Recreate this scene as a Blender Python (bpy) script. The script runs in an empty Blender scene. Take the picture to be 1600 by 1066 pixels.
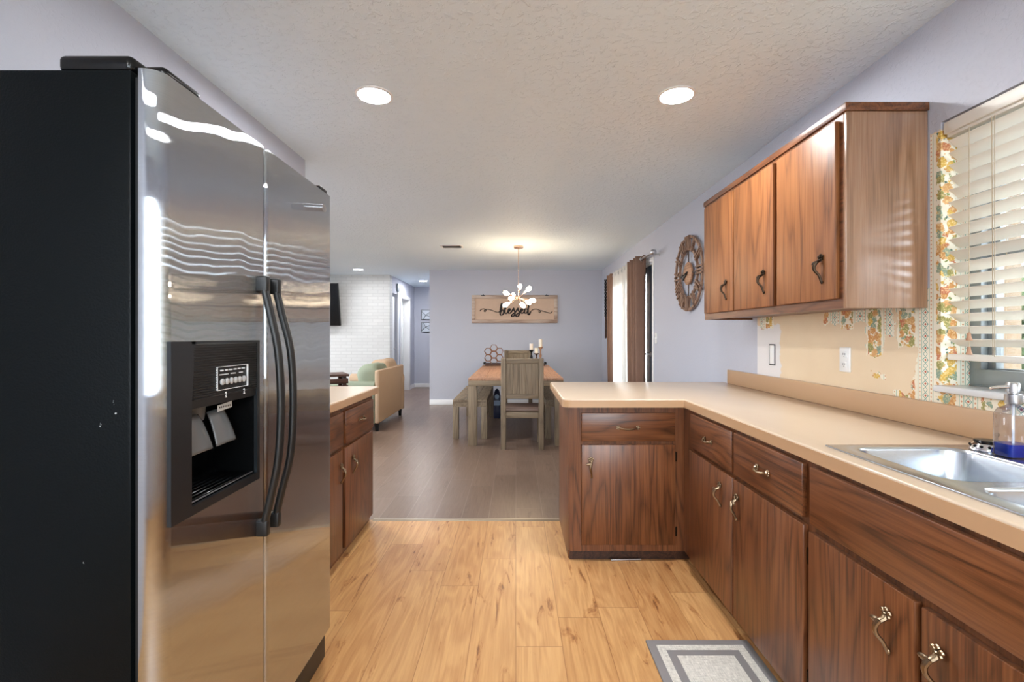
import bpy, bmesh, math, random
from mathutils import Vector, Matrix, noise as mnoise
R = random.Random(7)
PI = math.pi
SC = bpy.context.scene
COL = SC.collection

# ------------------------------------------------------------------ camera, world, exposure
H = 1.266          # eye height
F = 745.0          # focal length in pixels of the 1600 px wide frame
cam_d = bpy.data.cameras.new('camera')
cam_d.sensor_fit = 'HORIZONTAL'; cam_d.sensor_width = 36.0
cam_d.lens = F / 1600 * 36
cam_d.shift_x = -6 / 1600; cam_d.shift_y = -8 / 1600
cam_d.clip_start = 0.02; cam_d.clip_end = 200
cam = bpy.data.objects.new('camera', cam_d); COL.objects.link(cam)
cam.location = (0, 0, H); cam.rotation_euler = (PI / 2, 0, 0)
SC.camera = cam
SC.view_settings.view_transform = 'Standard'
SC.view_settings.look = 'None'
SC.view_settings.exposure = 1.15
SC.view_settings.gamma = 1.0
SC.view_settings.use_curve_mapping = False
SC.cycles.max_bounces = 10
SC.cycles.diffuse_bounces = 5
SC.cycles.transparent_max_bounces = 12
SC.cycles.sample_clamp_indirect = 6.0
SC.cycles.caustics_reflective = False
SC.cycles.caustics_refractive = False

W = bpy.data.worlds.new('sky'); SC.world = W; W.use_nodes = True
bg = W.node_tree.nodes['Background']
bg.inputs[0].default_value = (0.84, 0.93, 1.0, 1); bg.inputs[1].default_value = 6.5

LAMP = 185.0       # radiance of the recessed lamps' lenses
BULB = 34.0

CEIL = 2.474
XR = 1.585         # right wall
XL = -1.45         # kitchen left wall
YB = 8.77          # dining back wall
YK = 3.28          # end of kitchen floor
YREAR = -1.9       # wall behind the camera
XLIV = -6.2        # living room far side wall

def area_portal(name, loc, rot, sx, sy):
    d = bpy.data.lights.new(name, 'AREA'); d.shape = 'RECTANGLE'; d.size = sx; d.size_y = sy
    d.cycles.is_portal = True
    o = bpy.data.objects.new(name, d); COL.objects.link(o); o.location = loc; o.rotation_euler = rot
area_portal('daylight_portal_kitchen', (XR + 0.21, 1.18, 1.57), (0, PI / 2, 0), 1.0, 1.2)
area_portal('daylight_portal_patio', (XR + 0.21, 6.5, 1.05), (0, PI / 2, 0), 2.1, 2.0)
area_portal('daylight_portal_rear', (0.15, YREAR - 0.21, 1.55), (PI / 2, 0, 0), 2.3, 1.5)
area_portal('daylight_portal_living', (XLIV - 0.21, 5.7, 1.3), (0, -PI / 2, 0), 1.7, 3.1)

# ------------------------------------------------------------------ material helpers
def lin(v):
    v /= 255.0
    return v / 12.92 if v <= 0.04045 else ((v + 0.055) / 1.055) ** 2.4
def C(r, g, b): return (lin(r), lin(g), lin(b), 1.0)

class G:
    def __init__(s, name):
        s.mat = bpy.data.materials.new(name); s.mat.use_nodes = True
        s.nt = s.mat.node_tree; s.nt.nodes.clear()
        s.out = s.nt.nodes.new('ShaderNodeOutputMaterial')
        s._geo = s._tc = s._oi = None
    def n(s, t, **kw):
        x = s.nt.nodes.new(t)
        for k, v in kw.items(): setattr(x, k, v)
        return x
    def put(s, sock, v):
        if isinstance(v, bpy.types.NodeSocket): s.nt.links.new(v, sock)
        elif v is not None:
            if sock.type == 'RGBA' and isinstance(v, (int, float)): v = (v, v, v, 1)
            sock.default_value = v
    def m(s, op, a, b=None, c=None, clamp=False):
        x = s.n('ShaderNodeMath', operation=op); x.use_clamp = clamp
        s.put(x.inputs[0], a); s.put(x.inputs[1], b); s.put(x.inputs[2], c)
        return x.outputs[0]
    def v(s, op, a, b=None):
        x = s.n('ShaderNodeVectorMath', operation=op)
        s.put(x.inputs[0], a)
        if op == 'SCALE': s.put(x.inputs['Scale'], b)
        else: s.put(x.inputs[1], b)
        return x.outputs[1] if op in ('LENGTH', 'DISTANCE', 'DOT_PRODUCT') else x.outputs[0]
    def pos(s):
        if not s._geo: s._geo = s.n('ShaderNodeNewGeometry')
        return s._geo.outputs['Position']
    def nor(s):
        s.pos(); return s._geo.outputs['Normal']
    def obj(s):
        if not s._tc: s._tc = s.n('ShaderNodeTexCoord')
        return s._tc.outputs['Object']
    def rnd(s):
        if not s._oi: s._oi = s.n('ShaderNodeObjectInfo')
        return s._oi.outputs['Random']
    def sep(s, vec):
        x = s.n('ShaderNodeSeparateXYZ'); s.put(x.inputs[0], vec); return x.outputs
    def comb(s, a, b, c):
        x = s.n('ShaderNodeCombineXYZ')
        for i, q in enumerate((a, b, c)): s.put(x.inputs[i], q)
        return x.outputs[0]
    def noise(s, vec, scale, detail=2, rough=0.5, dist=0.0, color=False):
        x = s.n('ShaderNodeTexNoise'); s.put(x.inputs['Vector'], vec)
        x.inputs['Scale'].default_value = scale; x.inputs['Detail'].default_value = detail
        x.inputs['Roughness'].default_value = rough; x.inputs['Distortion'].default_value = dist
        return x.outputs['Color'] if color else x.outputs['Fac']
    def vor(s, vec, scale, feature='F1', rnd=1.0):
        x = s.n('ShaderNodeTexVoronoi', feature=feature); s.put(x.inputs['Vector'], vec)
        x.inputs['Scale'].default_value = scale; x.inputs['Randomness'].default_value = rnd
        return x.outputs
    def white(s, vec):
        x = s.n('ShaderNodeTexWhiteNoise', noise_dimensions='3D'); s.put(x.inputs['Vector'], vec); return x.outputs
    def ramp(s, fac, stops, interp='LINEAR'):
        x = s.n('ShaderNodeValToRGB'); s.put(x.inputs[0], fac); cr = x.color_ramp; cr.interpolation = interp
        while len(cr.elements) < len(stops): cr.elements.new(0.5)
        for e, (p, c) in zip(cr.elements, stops): e.position = p; e.color = c
        return x.outputs[0]
    def mix(s, fac, a, b, mode='MIX'):
        x = s.n('ShaderNodeMix', data_type='RGBA', blend_type=mode)
        s.put(x.inputs[0], fac); s.put(x.inputs[6], a); s.put(x.inputs[7], b)
        return x.outputs[2]
    def bump(s, height, strength=0.3, dist=0.002, normal=None):
        x = s.n('ShaderNodeBump'); x.inputs['Strength'].default_value = strength; x.inputs['Distance'].default_value = dist
        s.put(x.inputs['Height'], height)
        if normal is not None: s.put(x.inputs['Normal'], normal)
        return x.outputs[0]
    def step(s, a, lo, hi):     # smooth 0..1
        x = s.n('ShaderNodeMapRange', interpolation_type='SMOOTHSTEP'); s.put(x.inputs[0], a)
        s.put(x.inputs[1], lo); s.put(x.inputs[2], hi); return x.outputs[0]
    def band(s, a, lo, hi, soft=0.002):
        return s.m('MULTIPLY', s.step(a, lo - soft, lo + soft), s.m('SUBTRACT', 1.0, s.step(a, hi - soft, hi + soft)))
    def pbr(s, col, rough=0.5, metal=0.0, normal=None, spec=0.5, **kw):
        x = s.n('ShaderNodeBsdfPrincipled')
        s.put(x.inputs['Base Color'], col); s.put(x.inputs['Roughness'], rough); s.put(x.inputs['Metallic'], metal)
        s.put(x.inputs['Specular IOR Level'], spec)
        if normal is not None: s.put(x.inputs['Normal'], normal)
        for k, v in kw.items(): s.put(x.inputs[k.replace('_', ' ')], v)
        s.nt.links.new(x.outputs[0], s.out.inputs[0]); return x

def plain(name, col, rough=0.5, metal=0.0, spec=0.5, bump=0.0, bscale=200, var=0.0, **kw):
    g = G(name); nrm = None; c = col
    if bump: nrm = g.bump(g.noise(g.obj(), bscale, 3), bump, 0.002)
    if var:
        c = g.mix(g.noise(g.obj(), 12, 4), tuple(q * (1 - var) for q in col[:3]) + (1,), tuple(min(1, q * (1 + var)) for q in col[:3]) + (1,))
    g.pbr(c, rough, metal, nrm, spec, **kw); return g.mat

def emit(name, col, strength):
    g = G(name); e = g.n('ShaderNodeEmission'); e.inputs[0].default_value = col; e.inputs[1].default_value = strength
    g.nt.links.new(e.outputs[0], g.out.inputs[0]); return g.mat

def wood(name, axis, dark, mid, light, rough=0.35, rings=62.0, spread=8.5, stretch=0.10, fine=0.5, bump=0.05, spec=0.5):
    g = G(name)
    off = g.v('SCALE', (13.7, 7.3, 5.1), g.rnd())
    p = g.v('ADD', g.obj(), off)
    sc = [spread] * 3; sc[axis] = spread * stretch
    q = g.v('MULTIPLY', p, tuple(sc))
    n1 = g.noise(q, 1.0, 1.5, 0.45, 0.25)
    ring = g.m('MULTIPLY_ADD', g.m('SINE', g.m('MULTIPLY', n1, rings)), 0.5, 0.5)
    fs = [160.0] * 3; fs[axis] = 4.0
    fn = g.noise(g.v('MULTIPLY', p, tuple(fs)), 1.0, 3, 0.6)
    bs = [16.0] * 3; bs[axis] = 0.9
    broad = g.noise(g.v('MULTIPLY', p, tuple(bs)), 1.0, 2, 0.5)
    ring = g.m('POWER', ring, 0.40)
    fn2 = g.step(fn, 0.30, 0.70)
    f = g.m('ADD', g.m('MULTIPLY', ring, 0.34), g.m('MULTIPLY', fn2, 0.30))
    f = g.m('ADD', f, g.m('MULTIPLY', broad, 0.30), clamp=True)
    col = g.ramp(f, [(0.20, dark), (0.52, mid), (0.86, light)])
    g.pbr(col, rough, 0.0, g.bump(fn, bump, 0.001), spec); return g.mat

def planks(name, width, length, ramp, seam, rough, grain, sw=0.0026, tone=0.5):
    g = G(name); o = g.sep(g.pos())
    u = g.m('DIVIDE', o[0], width); row = g.m('FLOOR', u)
    rr = g.white(g.comb(row, 3.3, 1.7))[0]
    vv = g.m('ADD', g.m('DIVIDE', o[1], length), g.m('MULTIPLY', rr, 5.37)); idv = g.m('FLOOR', vv)
    wn = g.white(g.comb(row, idv, 9.1))
    shift = g.v('SCALE', wn[1], 37.0)
    gp = g.v('ADD', g.v('MULTIPLY', g.pos(), (9.0, 1.0, 1.0)), shift)
    n1 = g.noise(gp, 1.0, 2.5, 0.55, 0.8)
    ring = g.m('MULTIPLY_ADD', g.m('SINE', g.m('MULTIPLY', n1, 34.0)), 0.5, 0.5)
    fn = g.noise(g.v('ADD', g.v('MULTIPLY', g.pos(), (120.0, 5.0, 1.0)), shift), 1.0, 3, 0.6)
    knot = g.noise(g.v('ADD', g.v('MULTIPLY', g.pos(), (11.0, 2.2, 1.0)), shift), 1.0, 5, 0.65, 1.6)
    streak = g.m('MULTIPLY', g.step(knot, 0.57, 0.72), 0.62)
    f = g.m('ADD', g.m('MULTIPLY', ring, grain * 0.18), g.m('MULTIPLY', fn, grain * 0.55))
    f = g.m('ADD', f, g.m('MULTIPLY', wn[0], tone * 0.5))
    f = g.m('ADD', g.m('SUBTRACT', 0.85, f), g.m('MULTIPLY', streak, -1.0 * grain), clamp=True)
    col = g.ramp(f, ramp)
    fu = g.m('FRACT', u); fv = g.m('FRACT', vv)
    eu = g.m('MULTIPLY', g.m('MINIMUM', fu, g.m('SUBTRACT', 1.0, fu)), width)
    ev = g.m('MULTIPLY', g.m('MINIMUM', fv, g.m('SUBTRACT', 1.0, fv)), length)
    e = g.m('MINIMUM', eu, ev)
    sm = g.m('SUBTRACT', 1.0, g.step(e, sw * 0.25, sw))
    col = g.mix(g.m('MULTIPLY', sm, 0.55), col, seam)
    g.pbr(col, g.m('MULTIPLY_ADD', fn, 0.12, rough), 0.0, g.bump(g.m('ADD', g.m('MULTIPLY', fn, 0.3), g.m('MULTIPLY', sm, -1.0)), 0.12, 0.001), 0.5)
    return g.mat

# ------------------------------------------------------------------ materials
M = {}
WD, WM, WL = C(70, 41, 24), C(108, 65, 38), C(132, 84, 51)
for nm, ax in (('x', 0), ('y', 1), ('z', 2)):
    M['wood_' + nm] = wood('walnut_' + nm, ax, WD, WM, WL, 0.33)
    M['farm_' + nm] = wood('weathered_wood_' + nm, ax, C(104, 90, 72), C(132, 115, 93), C(150, 133, 109), 0.6, fine=0.7)
    M['honey_' + nm] = wood('honey_wood_' + nm, ax, C(142, 100, 72), C(174, 128, 96), C(192, 148, 116), 0.45)
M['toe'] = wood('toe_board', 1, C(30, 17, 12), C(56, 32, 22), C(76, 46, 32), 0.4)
M['dark_wood'] = wood('dark_brown_wood', 0, C(38, 22, 16), C(66, 40, 28), C(92, 58, 42), 0.5)
M['white_wash'] = wood('whitewashed_wood', 0, C(140, 112, 96), C(184, 162, 146), C(214, 200, 186), 0.7, rings=20, fine=0.8)
M['sign_panel'] = plain('sign_panel', C(204, 176, 154), 0.7, var=0.06)
M['black_paint'] = plain('black_lettering', C(28, 20, 18), 0.6)
M['counter'] = plain('beige_laminate', C(197, 176, 153), 0.26, var=0.02, spec=0.5)
M['counter_edge'] = plain('tan_laminate_edge', C(192, 156, 120), 0.3, var=0.02)
M['black_gloss'] = plain('black_plastic', C(10, 11, 12), 0.2, spec=0.3)
M['black_matte'] = plain('black_matte_plastic', C(15, 16, 17), 0.45, bump=0.15, bscale=500)
M['black_panel'] = plain('slate_black_plastic', C(20, 25, 29), 0.35, bump=0.1, bscale=600)
M['chrome'] = plain('chrome', C(225, 225, 228), 0.08, 1.0)
M['silver'] = plain('brushed_silver', C(190, 190, 192), 0.3, 1.0)
M['brass'] = plain('antique_brass', C(146, 126, 102), 0.32, 1.0, var=0.35)
M['rose'] = plain('rose_gold', C(222, 186, 166), 0.25, 1.0)
M['hinge'] = plain('dark_bronze', C(58, 46, 36), 0.4, 1.0)
M['white_plastic'] = plain('white_plastic', C(232, 232, 230), 0.35)
M['white_trim'] = plain('white_trim_paint', C(236, 236, 236), 0.4, bump=0.03)
M['grey_plastic'] = plain('grey_translucent_plastic', C(96, 98, 100), 0.25, spec=0.6)
M['button_grey'] = plain('button_grey', C(176, 178, 180), 0.35)
M['gasket'] = plain('black_gasket', C(8, 9, 10), 0.6)
M['marble'] = plain('white_sill', C(222, 224, 226), 0.2, var=0.05)
M['alu'] = plain('grey_aluminium', C(150, 156, 158), 0.42, 0.6, var=0.1)
M['blind'] = plain('cream_blind', C(236, 232, 222), 0.4)
M['cord'] = plain('blind_cord', C(190, 172, 145), 0.7)
M['sofa_tan'] = plain('tan_upholstery', C(188, 160, 132), 0.9, bump=0.25, bscale=350, var=0.03)
M['sofa_green'] = plain('sage_fabric', C(136, 144, 124), 0.85, bump=0.3, bscale=300, var=0.08)
M['candle'] = plain('ivory_wax', C(238, 228, 212), 0.5, Subsurface_Weight=0.2)
M['drape'] = plain('brown_drape', C(128, 98, 82), 0.85, bump=0.35, bscale=260, var=0.12)
M['iron'] = plain('black_iron', C(20, 18, 18), 0.5, 0.5)
M['navy'] = plain('slate_blue_door', C(46, 62, 74), 0.35)
M['door_white'] = plain('white_door_paint', C(222, 224, 224), 0.4)
M['closet_dark'] = plain('dark_gap', C(60, 62, 66), 0.8)
M['leaf'] = plain('hedge_leaves', C(58, 76, 38), 0.8, bump=0.8, bscale=30, var=0.5)
M['tan_post'] = plain('tan_post', C(140, 120, 98), 0.7)
M['grey_post'] = plain('grey_post', C(58, 60, 62), 0.7)
M['ground'] = plain('grey_concrete', C(118, 114, 108), 0.9, bump=0.2, bscale=40, var=0.08)
M['outwall'] = plain('grey_stucco', C(98, 95, 90), 0.9, bump=0.3, bscale=60, var=0.05)
M['lamp'] = emit('lit_lens', (0.97, 0.98, 1.0, 1), LAMP)
M['lamp_fill'] = emit('unseen_fill_lens', (0.97, 0.98, 1.0, 1), LAMP * 1.7)  # stronger lens for the added, unseen living room lamps
M['lamp_dim'] = emit('lit_small_lens', (0.97, 0.98, 1.0, 1), LAMP * 0.55)
M['bulb'] = emit('lit_bulb', (1.0, 0.78, 0.52, 1), BULB)
M['transition'] = plain('aluminium_transition', C(170, 158, 140), 0.3, 0.7)
M['blue_liquid'] = plain('blue_soap', C(10, 50, 190), 0.08, Transmission_Weight=0.35, IOR=1.36)
M['seat'] = plain('brown_seat_leather', C(128, 106, 94), 0.5, bump=0.1, bscale=200)
M['mirror_art'] = plain('silver_mirror', C(205, 212, 220), 0.15, 0.5)
M['bag_blue'] = plain('dark_blue_print', C(26, 36, 66), 0.35)
M['bag_pale'] = plain('pale_blue_print', C(150, 176, 204), 0.4)
M['teal_label'] = plain('blue_label', C(20, 60, 160), 0.4)
M['print_white'] = plain('white_print', C(225, 228, 230), 0.4)

def mk_glass(name, tint=(1, 1, 1, 1), refl=0.08, rough=0.02):
    g = G(name)
    t = g.n('ShaderNodeBsdfTransparent'); t.inputs[0].default_value = tint
    s = g.n('ShaderNodeBsdfGlossy'); s.inputs['Roughness'].default_value = rough
    lw = g.n('ShaderNodeLayerWeight'); lw.inputs[0].default_value = 0.25
    f = g.m('MULTIPLY_ADD', lw.outputs['Fresnel'], 0.6, refl * 0.5, clamp=True)
    mx = g.n('ShaderNodeMixShader'); g.put(mx.inputs[0], f)
    g.nt.links.new(t.outputs[0], mx.inputs[1]); g.nt.links.new(s.outputs[0], mx.inputs[2])
    g.nt.links.new(mx.outputs[0], g.out.inputs[0]); return g.mat
M['glass'] = mk_glass('window_glass')
M['bottle'] = mk_glass('clear_bottle', (0.90, 0.91, 0.95, 1), 0.10)

def mk_sheer():
    g = G('white_sheer')
    d = g.n('ShaderNodeBsdfDiffuse'); d.inputs[0].default_value = (0.9, 0.88, 0.85, 1)
    t = g.n('ShaderNodeBsdfTranslucent'); t.inputs[0].default_value = (0.95, 0.93, 0.90, 1)
    r = g.n('ShaderNodeBsdfTransparent')
    a = g.n('ShaderNodeMixShader'); a.inputs[0].default_value = 0.6
    b = g.n('ShaderNodeMixShader'); b.inputs[0].default_value = 0.12
    L = g.nt.links.new
    L(d.outputs[0], a.inputs[1]); L(t.outputs[0], a.inputs[2]); L(a.outputs[0], b.inputs[1]); L(r.outputs[0], b.inputs[2])
    L(b.outputs[0], g.out.inputs[0]); return g.mat
M['sheer'] = mk_sheer()

def mk_steel(name, haxis, horiz, wave, base=0.62, rough=0.10, tintc=(1, 0.985, 0.97)):
    # brushed grain: the facets scatter along one direction only; slow waviness bends what is mirrored
    g = G(name)
    wn = g.white(g.v('SCALE', g.pos(), 913.0)); c = g.sep(wn[1])
    k = g.m('SUBTRACT', g.m('ADD', g.m('ADD', c[0], c[1]), c[2]), 1.5)
    k = g.m('MULTIPLY', k, horiz)
    lo = g.m('SUBTRACT', g.noise(g.v('MULTIPLY', g.pos(), (3.0, 7.0, 2.0)), 1.0, 1.5), 0.5)
    lo2 = g.m('SUBTRACT', g.noise(g.v('MULTIPLY', g.pos(), (3.0, 4.0, 14.0)), 1.0, 1), 0.5)
    dz = g.m('ADD', g.m('MULTIPLY', lo, wave), g.m('MULTIPLY', lo2, wave * 0.5))
    vec = g.comb(k, 0.0, dz) if haxis == 0 else g.comb(0.0, k, dz)
    nn = g.v('NORMALIZE', g.v('ADD', g.nor(), vec))
    br = g.noise(g.v('MULTIPLY', g.pos(), (6.0, 6.0, 500.0)), 1.0, 2)
    col = g.ramp(br, [(0.3, tuple(base * 0.94 * t for t in tintc) + (1,)), (0.7, tuple(base * t for t in tintc) + (1,))])
    g.pbr(col, rough, 1.0, nn); return g.mat
M['steel'] = mk_steel('brushed_steel_doors', 1, 0.90, 0.032, 0.49, 0.018, (0.91, 0.97, 1.03))
M['sink_steel'] = plain('satin_steel', C(196, 202, 208), 0.24, 1.0, bump=0.05, bscale=120)

def mk_fridge_black():
    g = G('textured_black_enamel')
    b = g.bump(g.noise(g.pos(), 240, 2), 0.35, 0.0015)
    sp = g.vor(g.v('MULTIPLY', g.pos(), (1, 1, 0.55)), 26.0)
    big = g.noise(g.pos(), 5.0, 2)
    mask = g.m('MULTIPLY', g.m('LESS_THAN', sp[0], 0.075), g.m('GREATER_THAN', big, 0.60))
    mask = g.m('MULTIPLY', mask, g.m('GREATER_THAN', g.noise(g.pos(), 180, 2), 0.55))
    col = g.mix(mask, C(7, 11, 13), C(170, 176, 176))
    g.pbr(col, 0.34, 0.0, b, 0.10); return g.mat
M['fridge_black'] = mk_fridge_black()

def paint(name, col, scale=42, strength=0.55):
    g = G(name)
    n1 = g.noise(g.pos(), scale, 3, 0.55, 0.4); n2 = g.noise(g.pos(), scale * 3.2, 2)
    h = g.m('ADD', g.step(n1, 0.50, 0.66), g.m('MULTIPLY', n2, 0.3))
    c = g.mix(g.noise(g.pos(), 1.3, 2), tuple(q * 0.97 for q in col[:3]) + (1,), tuple(min(1, q * 1.03) for q in col[:3]) + (1,))
    g.pbr(c, 0.62, 0.0, g.bump(h, strength, 0.003), 0.35); return g.mat
PAINT = C(188, 190, 201)
M['wall'] = paint('lavender_grey_paint', PAINT, 60, 0.22)
M['ceiling'] = paint('knockdown_ceiling_paint', C(232, 245, 254), 34, 0.8)
M['floor_k'] = planks('honey_oak_laminate', 0.19, 1.22, [(0.05, C(110, 66, 34)), (0.3, C(164, 113, 67)), (0.6, C(201, 155, 102)), (0.95, C(219, 178, 129))], C(120, 70, 35), 0.27, 0.62, tone=0.42)
M['floor_d'] = planks('grey_brown_laminate', 0.19, 1.35, [(0.05, C(74, 58, 48)), (0.35, C(104, 84, 71)), (0.65, C(124, 102, 87)), (0.95, C(142, 120, 104))], C(150, 134, 121), 0.26, 0.40, 0.0034, tone=0.5)

def mk_brick():
    g = G('white_painted_brick'); o = g.sep(g.pos())
    b = g.n('ShaderNodeTexBrick'); g.put(b.inputs['Vector'], g.comb(o[0], o[2], 0.0))
    b.inputs['Color1'].default_value = C(214, 214, 212); b.inputs['Color2'].default_value = C(207, 207, 205); b.inputs['Mortar'].default_value = C(200, 200, 198)
    b.inputs['Scale'].default_value = 1.0; b.inputs['Brick Width'].default_value = 0.21; b.inputs['Row Height'].default_value = 0.064
    b.inputs['Mortar Size'].default_value = 0.007
    g.pbr(b.outputs[0], 0.6, 0.0, g.bump(b.outputs[1], -0.4, 0.01)); return g.mat
M['brick'] = mk_brick()

def mk_right_wall():
    """lavender grey paint; where the old backsplash was stripped: bare tan board, torn flowered paper, primer"""
    g = G('painted_and_stripped_wall'); o = g.sep(g.pos())
    x, y, z = o[0], o[1], o[2]
    u = g.m('ADD', g.m('SUBTRACT', y, g.m('MAXIMUM', g.m('SUBTRACT', x, XR), 0.0)), 0.0)
    uz = g.comb(u, z, 0.0)
    # --- paper pattern
    f = g.m('FRACT', g.m('DIVIDE', g.m('ADD', u, 10 * 0.175 - 1.889), 0.175))     # 0..0.5 floral, 0.5..1 geometric (rising y)
    cream = C(236, 228, 208)
    w = g.v('ADD', uz, g.v('SCALE', g.noise(uz, 70, 2, color=True), 0.022))
    vo = g.vor(w, 31.0)
    cid = g.sep(vo[1])[0]
    blob = g.ramp(cid, [(0.0, C(200, 140, 80)), (0.22, C(210, 170, 80)), (0.42, C(150, 146, 86)), (0.56, C(206, 156, 100)), (0.74, C(138, 160, 140)), (0.88, C(192, 118, 84))], 'CONSTANT')
    shade = g.noise(w, 150, 3)
    blob = g.mix(g.m('MULTIPLY', g.step(shade, 0.50, 0.62), 0.55), blob, C(250, 226, 170))
    vl = g.vor(w, 75.0); lid = g.sep(vl[1])[1]
    leaf = g.ramp(lid, [(0.0, cream), (0.45, C(134, 146, 84)), (0.6, C(216, 168, 96)), (0.78, cream), (0.92, C(96, 120, 104))], 'CONSTANT')
    back = g.mix(g.m('LESS_THAN', vl[0], 0.42), cream, leaf)
    flor = g.mix(g.m('LESS_THAN', vo[0], 0.60), back, blob)
    fc = g.m('ABSOLUTE', g.m('SUBTRACT', f, 0.25))
    edge = g.m('ADD', fc, g.m('MULTIPLY', g.m('SUBTRACT', g.noise(uz, 55, 2), 0.5), 0.10))
    flor = g.mix(g.m('GREATER_THAN', edge, 0.225), flor, cream)
    # geometric stripe: teal lattice of diamonds, red centres, dotted margins
    s = g.m('MULTIPLY', g.m('SUBTRACT', f, 0.75), 0.175)              # metres from the stripe's middle
    zf = g.m('SUBTRACT', g.m('FRACT', g.m('DIVIDE', z, 0.046)), 0.5)
    za = g.m('MULTIPLY', g.m('ABSOLUTE', zf), 0.046)
    sa = g.m('ABSOLUTE', s)
    dd = g.m('ADD', sa, za)
    lat = g.band(dd, 0.0105, 0.0145, 0.0004); lat2 = g.band(g.m('ADD', sa, g.m('SUBTRACT', 0.023, za)), 0.0085, 0.0115, 0.0004)
    inner = g.m('LESS_THAN', sa, 0.0150)
    geo = g.mix(g.m('MULTIPLY', g.m('MAXIMUM', lat, lat2), inner), cream, C(112, 160, 146))
    geo = g.mix(g.m('LESS_THAN', dd, 0.0055), geo, C(186, 92, 66))
    geo = g.mix(g.band(sa, 0.0155, 0.0185, 0.0003), geo, C(150, 182, 164))
    zd = g.m('MULTIPLY', g.m('ABSOLUTE', g.m('SUBTRACT', g.m('FRACT', g.m('DIVIDE', z, 0.0153)), 0.5)), 0.0153)
    dots = g.m('LESS_THAN', g.m('ADD', g.m('ABSOLUTE', g.m('SUBTRACT', sa, 0.0255)), zd), 0.0042)
    geo = g.mix(dots, geo, C(212, 158, 120))
    geo = g.mix(g.band(sa, 0.0325, 0.0350, 0.0003), geo, C(158, 186, 166))
    paper = g.mix(g.m('LESS_THAN', f, 0.5), geo, flor)
    # --- where each coat is
    n = g.m('SUBTRACT', g.noise(uz, 26, 4, 0.6), 0.5); n2 = g.m('SUBTRACT', g.noise(uz, 9, 3), 0.5)
    yn = g.m('ADD', y, g.m('ADD', g.m('MULTIPLY', n, 0.07), g.m('MULTIPLY', n2, 0.05)))
    zn = g.m('ADD', z, g.m('ADD', g.m('MULTIPLY', n, 0.06), g.m('MULTIPLY', n2, 0.05)))
    low = g.m('LESS_THAN', z, 2.03)
    paper_m = g.m('LESS_THAN', g.m('ADD', yn, g.m('MULTIPLY', g.step(z, 1.05, 1.25), 0.035)), 1.905)
    for (a, b, c, d) in ((2.055, 2.155, 1.175, 1.5), (1.87, 1.985, 1.22, 1.5), (2.0, 2.05, 1.27, 1.5), (2.10, 2.46, 1.325, 1.5), (2.24, 2.33, 1.30, 1.5), (2.93, 3.10, 1.315, 1.5), (2.05, 2.12, 1.085, 1.105), (1.85, 2.0, 1.0, 1.035)):
        q = g.m('MULTIPLY', g.band(yn, a, b, 0.001), g.band(zn, c, d, 0.001)); paper_m = g.m('MAXIMUM', paper_m, q)
    strip = g.m('MULTIPLY', g.m('LESS_THAN', y, 3.13), g.m('LESS_THAN', z, 1.45))
    strip = g.m('MAXIMUM', strip, g.m('MULTIPLY', g.m('LESS_THAN', y, 1.825), g.m('LESS_THAN', zn, 2.03)))
    tan = g.mix(g.noise(uz, 6, 3), C(222, 199, 166), C(231, 211, 180))
    prim = g.m('MULTIPLY', g.m('GREATER_THAN', yn, 2.86), g.m('LESS_THAN', zn, 1.335))
    under = g.mix(prim, tan, C(226, 222, 220))
    under = g.mix(g.m('MULTIPLY', paper_m, low), under, paper)
    n1 = g.noise(g.pos(), 60, 3, 0.55, 0.4)
    col = g.mix(strip, g.mix(g.noise(g.pos(), 1.3, 2), tuple(q * 0.97 for q in PAINT[:3]) + (1,), tuple(q * 1.03 for q in PAINT[:3]) + (1,)), under)
    hgt = g.m('MULTIPLY', g.step(n1, 0.50, 0.66), g.m('SUBTRACT', 1.0, g.m('MULTIPLY', strip, 0.85)))
    hgt = g.m('ADD', hgt, g.m('MULTIPLY', g.m('MULTIPLY', paper_m, strip), 0.25))
    g.pbr(col, 0.6, 0.0, g.bump(hgt, 0.3, 0.003), 0.35); return g.mat
M['wall_right'] = mk_right_wall()

def mk_mat():
    g = G('banded_woven_mat'); o = g.sep(g.obj())      # object origin at the mat's middle, half sizes MX, MY
    dx = g.m('SUBTRACT', MX, g.m('ABSOLUTE', o[0])); dy = g.m('SUBTRACT', MY, g.m('ABSOLUTE', o[1]))
    d = g.m('MINIMUM', dx, dy)
    wv = g.noise(g.v('MULTIPLY', g.obj(), (260, 30, 1)), 1.0, 2); wv2 = g.noise(g.v('MULTIPLY', g.obj(), (30, 260, 1)), 1.0, 2)
    wf = g.m('ADD', g.m('MULTIPLY', wv, 0.5), g.m('MULTIPLY', wv2, 0.5))
    pale = g.ramp(wf, [(0.35, C(176, 172, 164)), (0.65, C(222, 218, 208))])
    gray = C(128, 124, 124)
    band = g.m('MAXIMUM', g.m('LESS_THAN', d, 0.034), g.band(d, 0.066, 0.098, 0.0005))
    g.pbr(g.mix(band, pale, gray), 0.55, 0.0, g.bump(wf, 0.1, 0.001)); return g.mat
MX, MY = 0.21, 0.42
M['mat'] = mk_mat()

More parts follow.
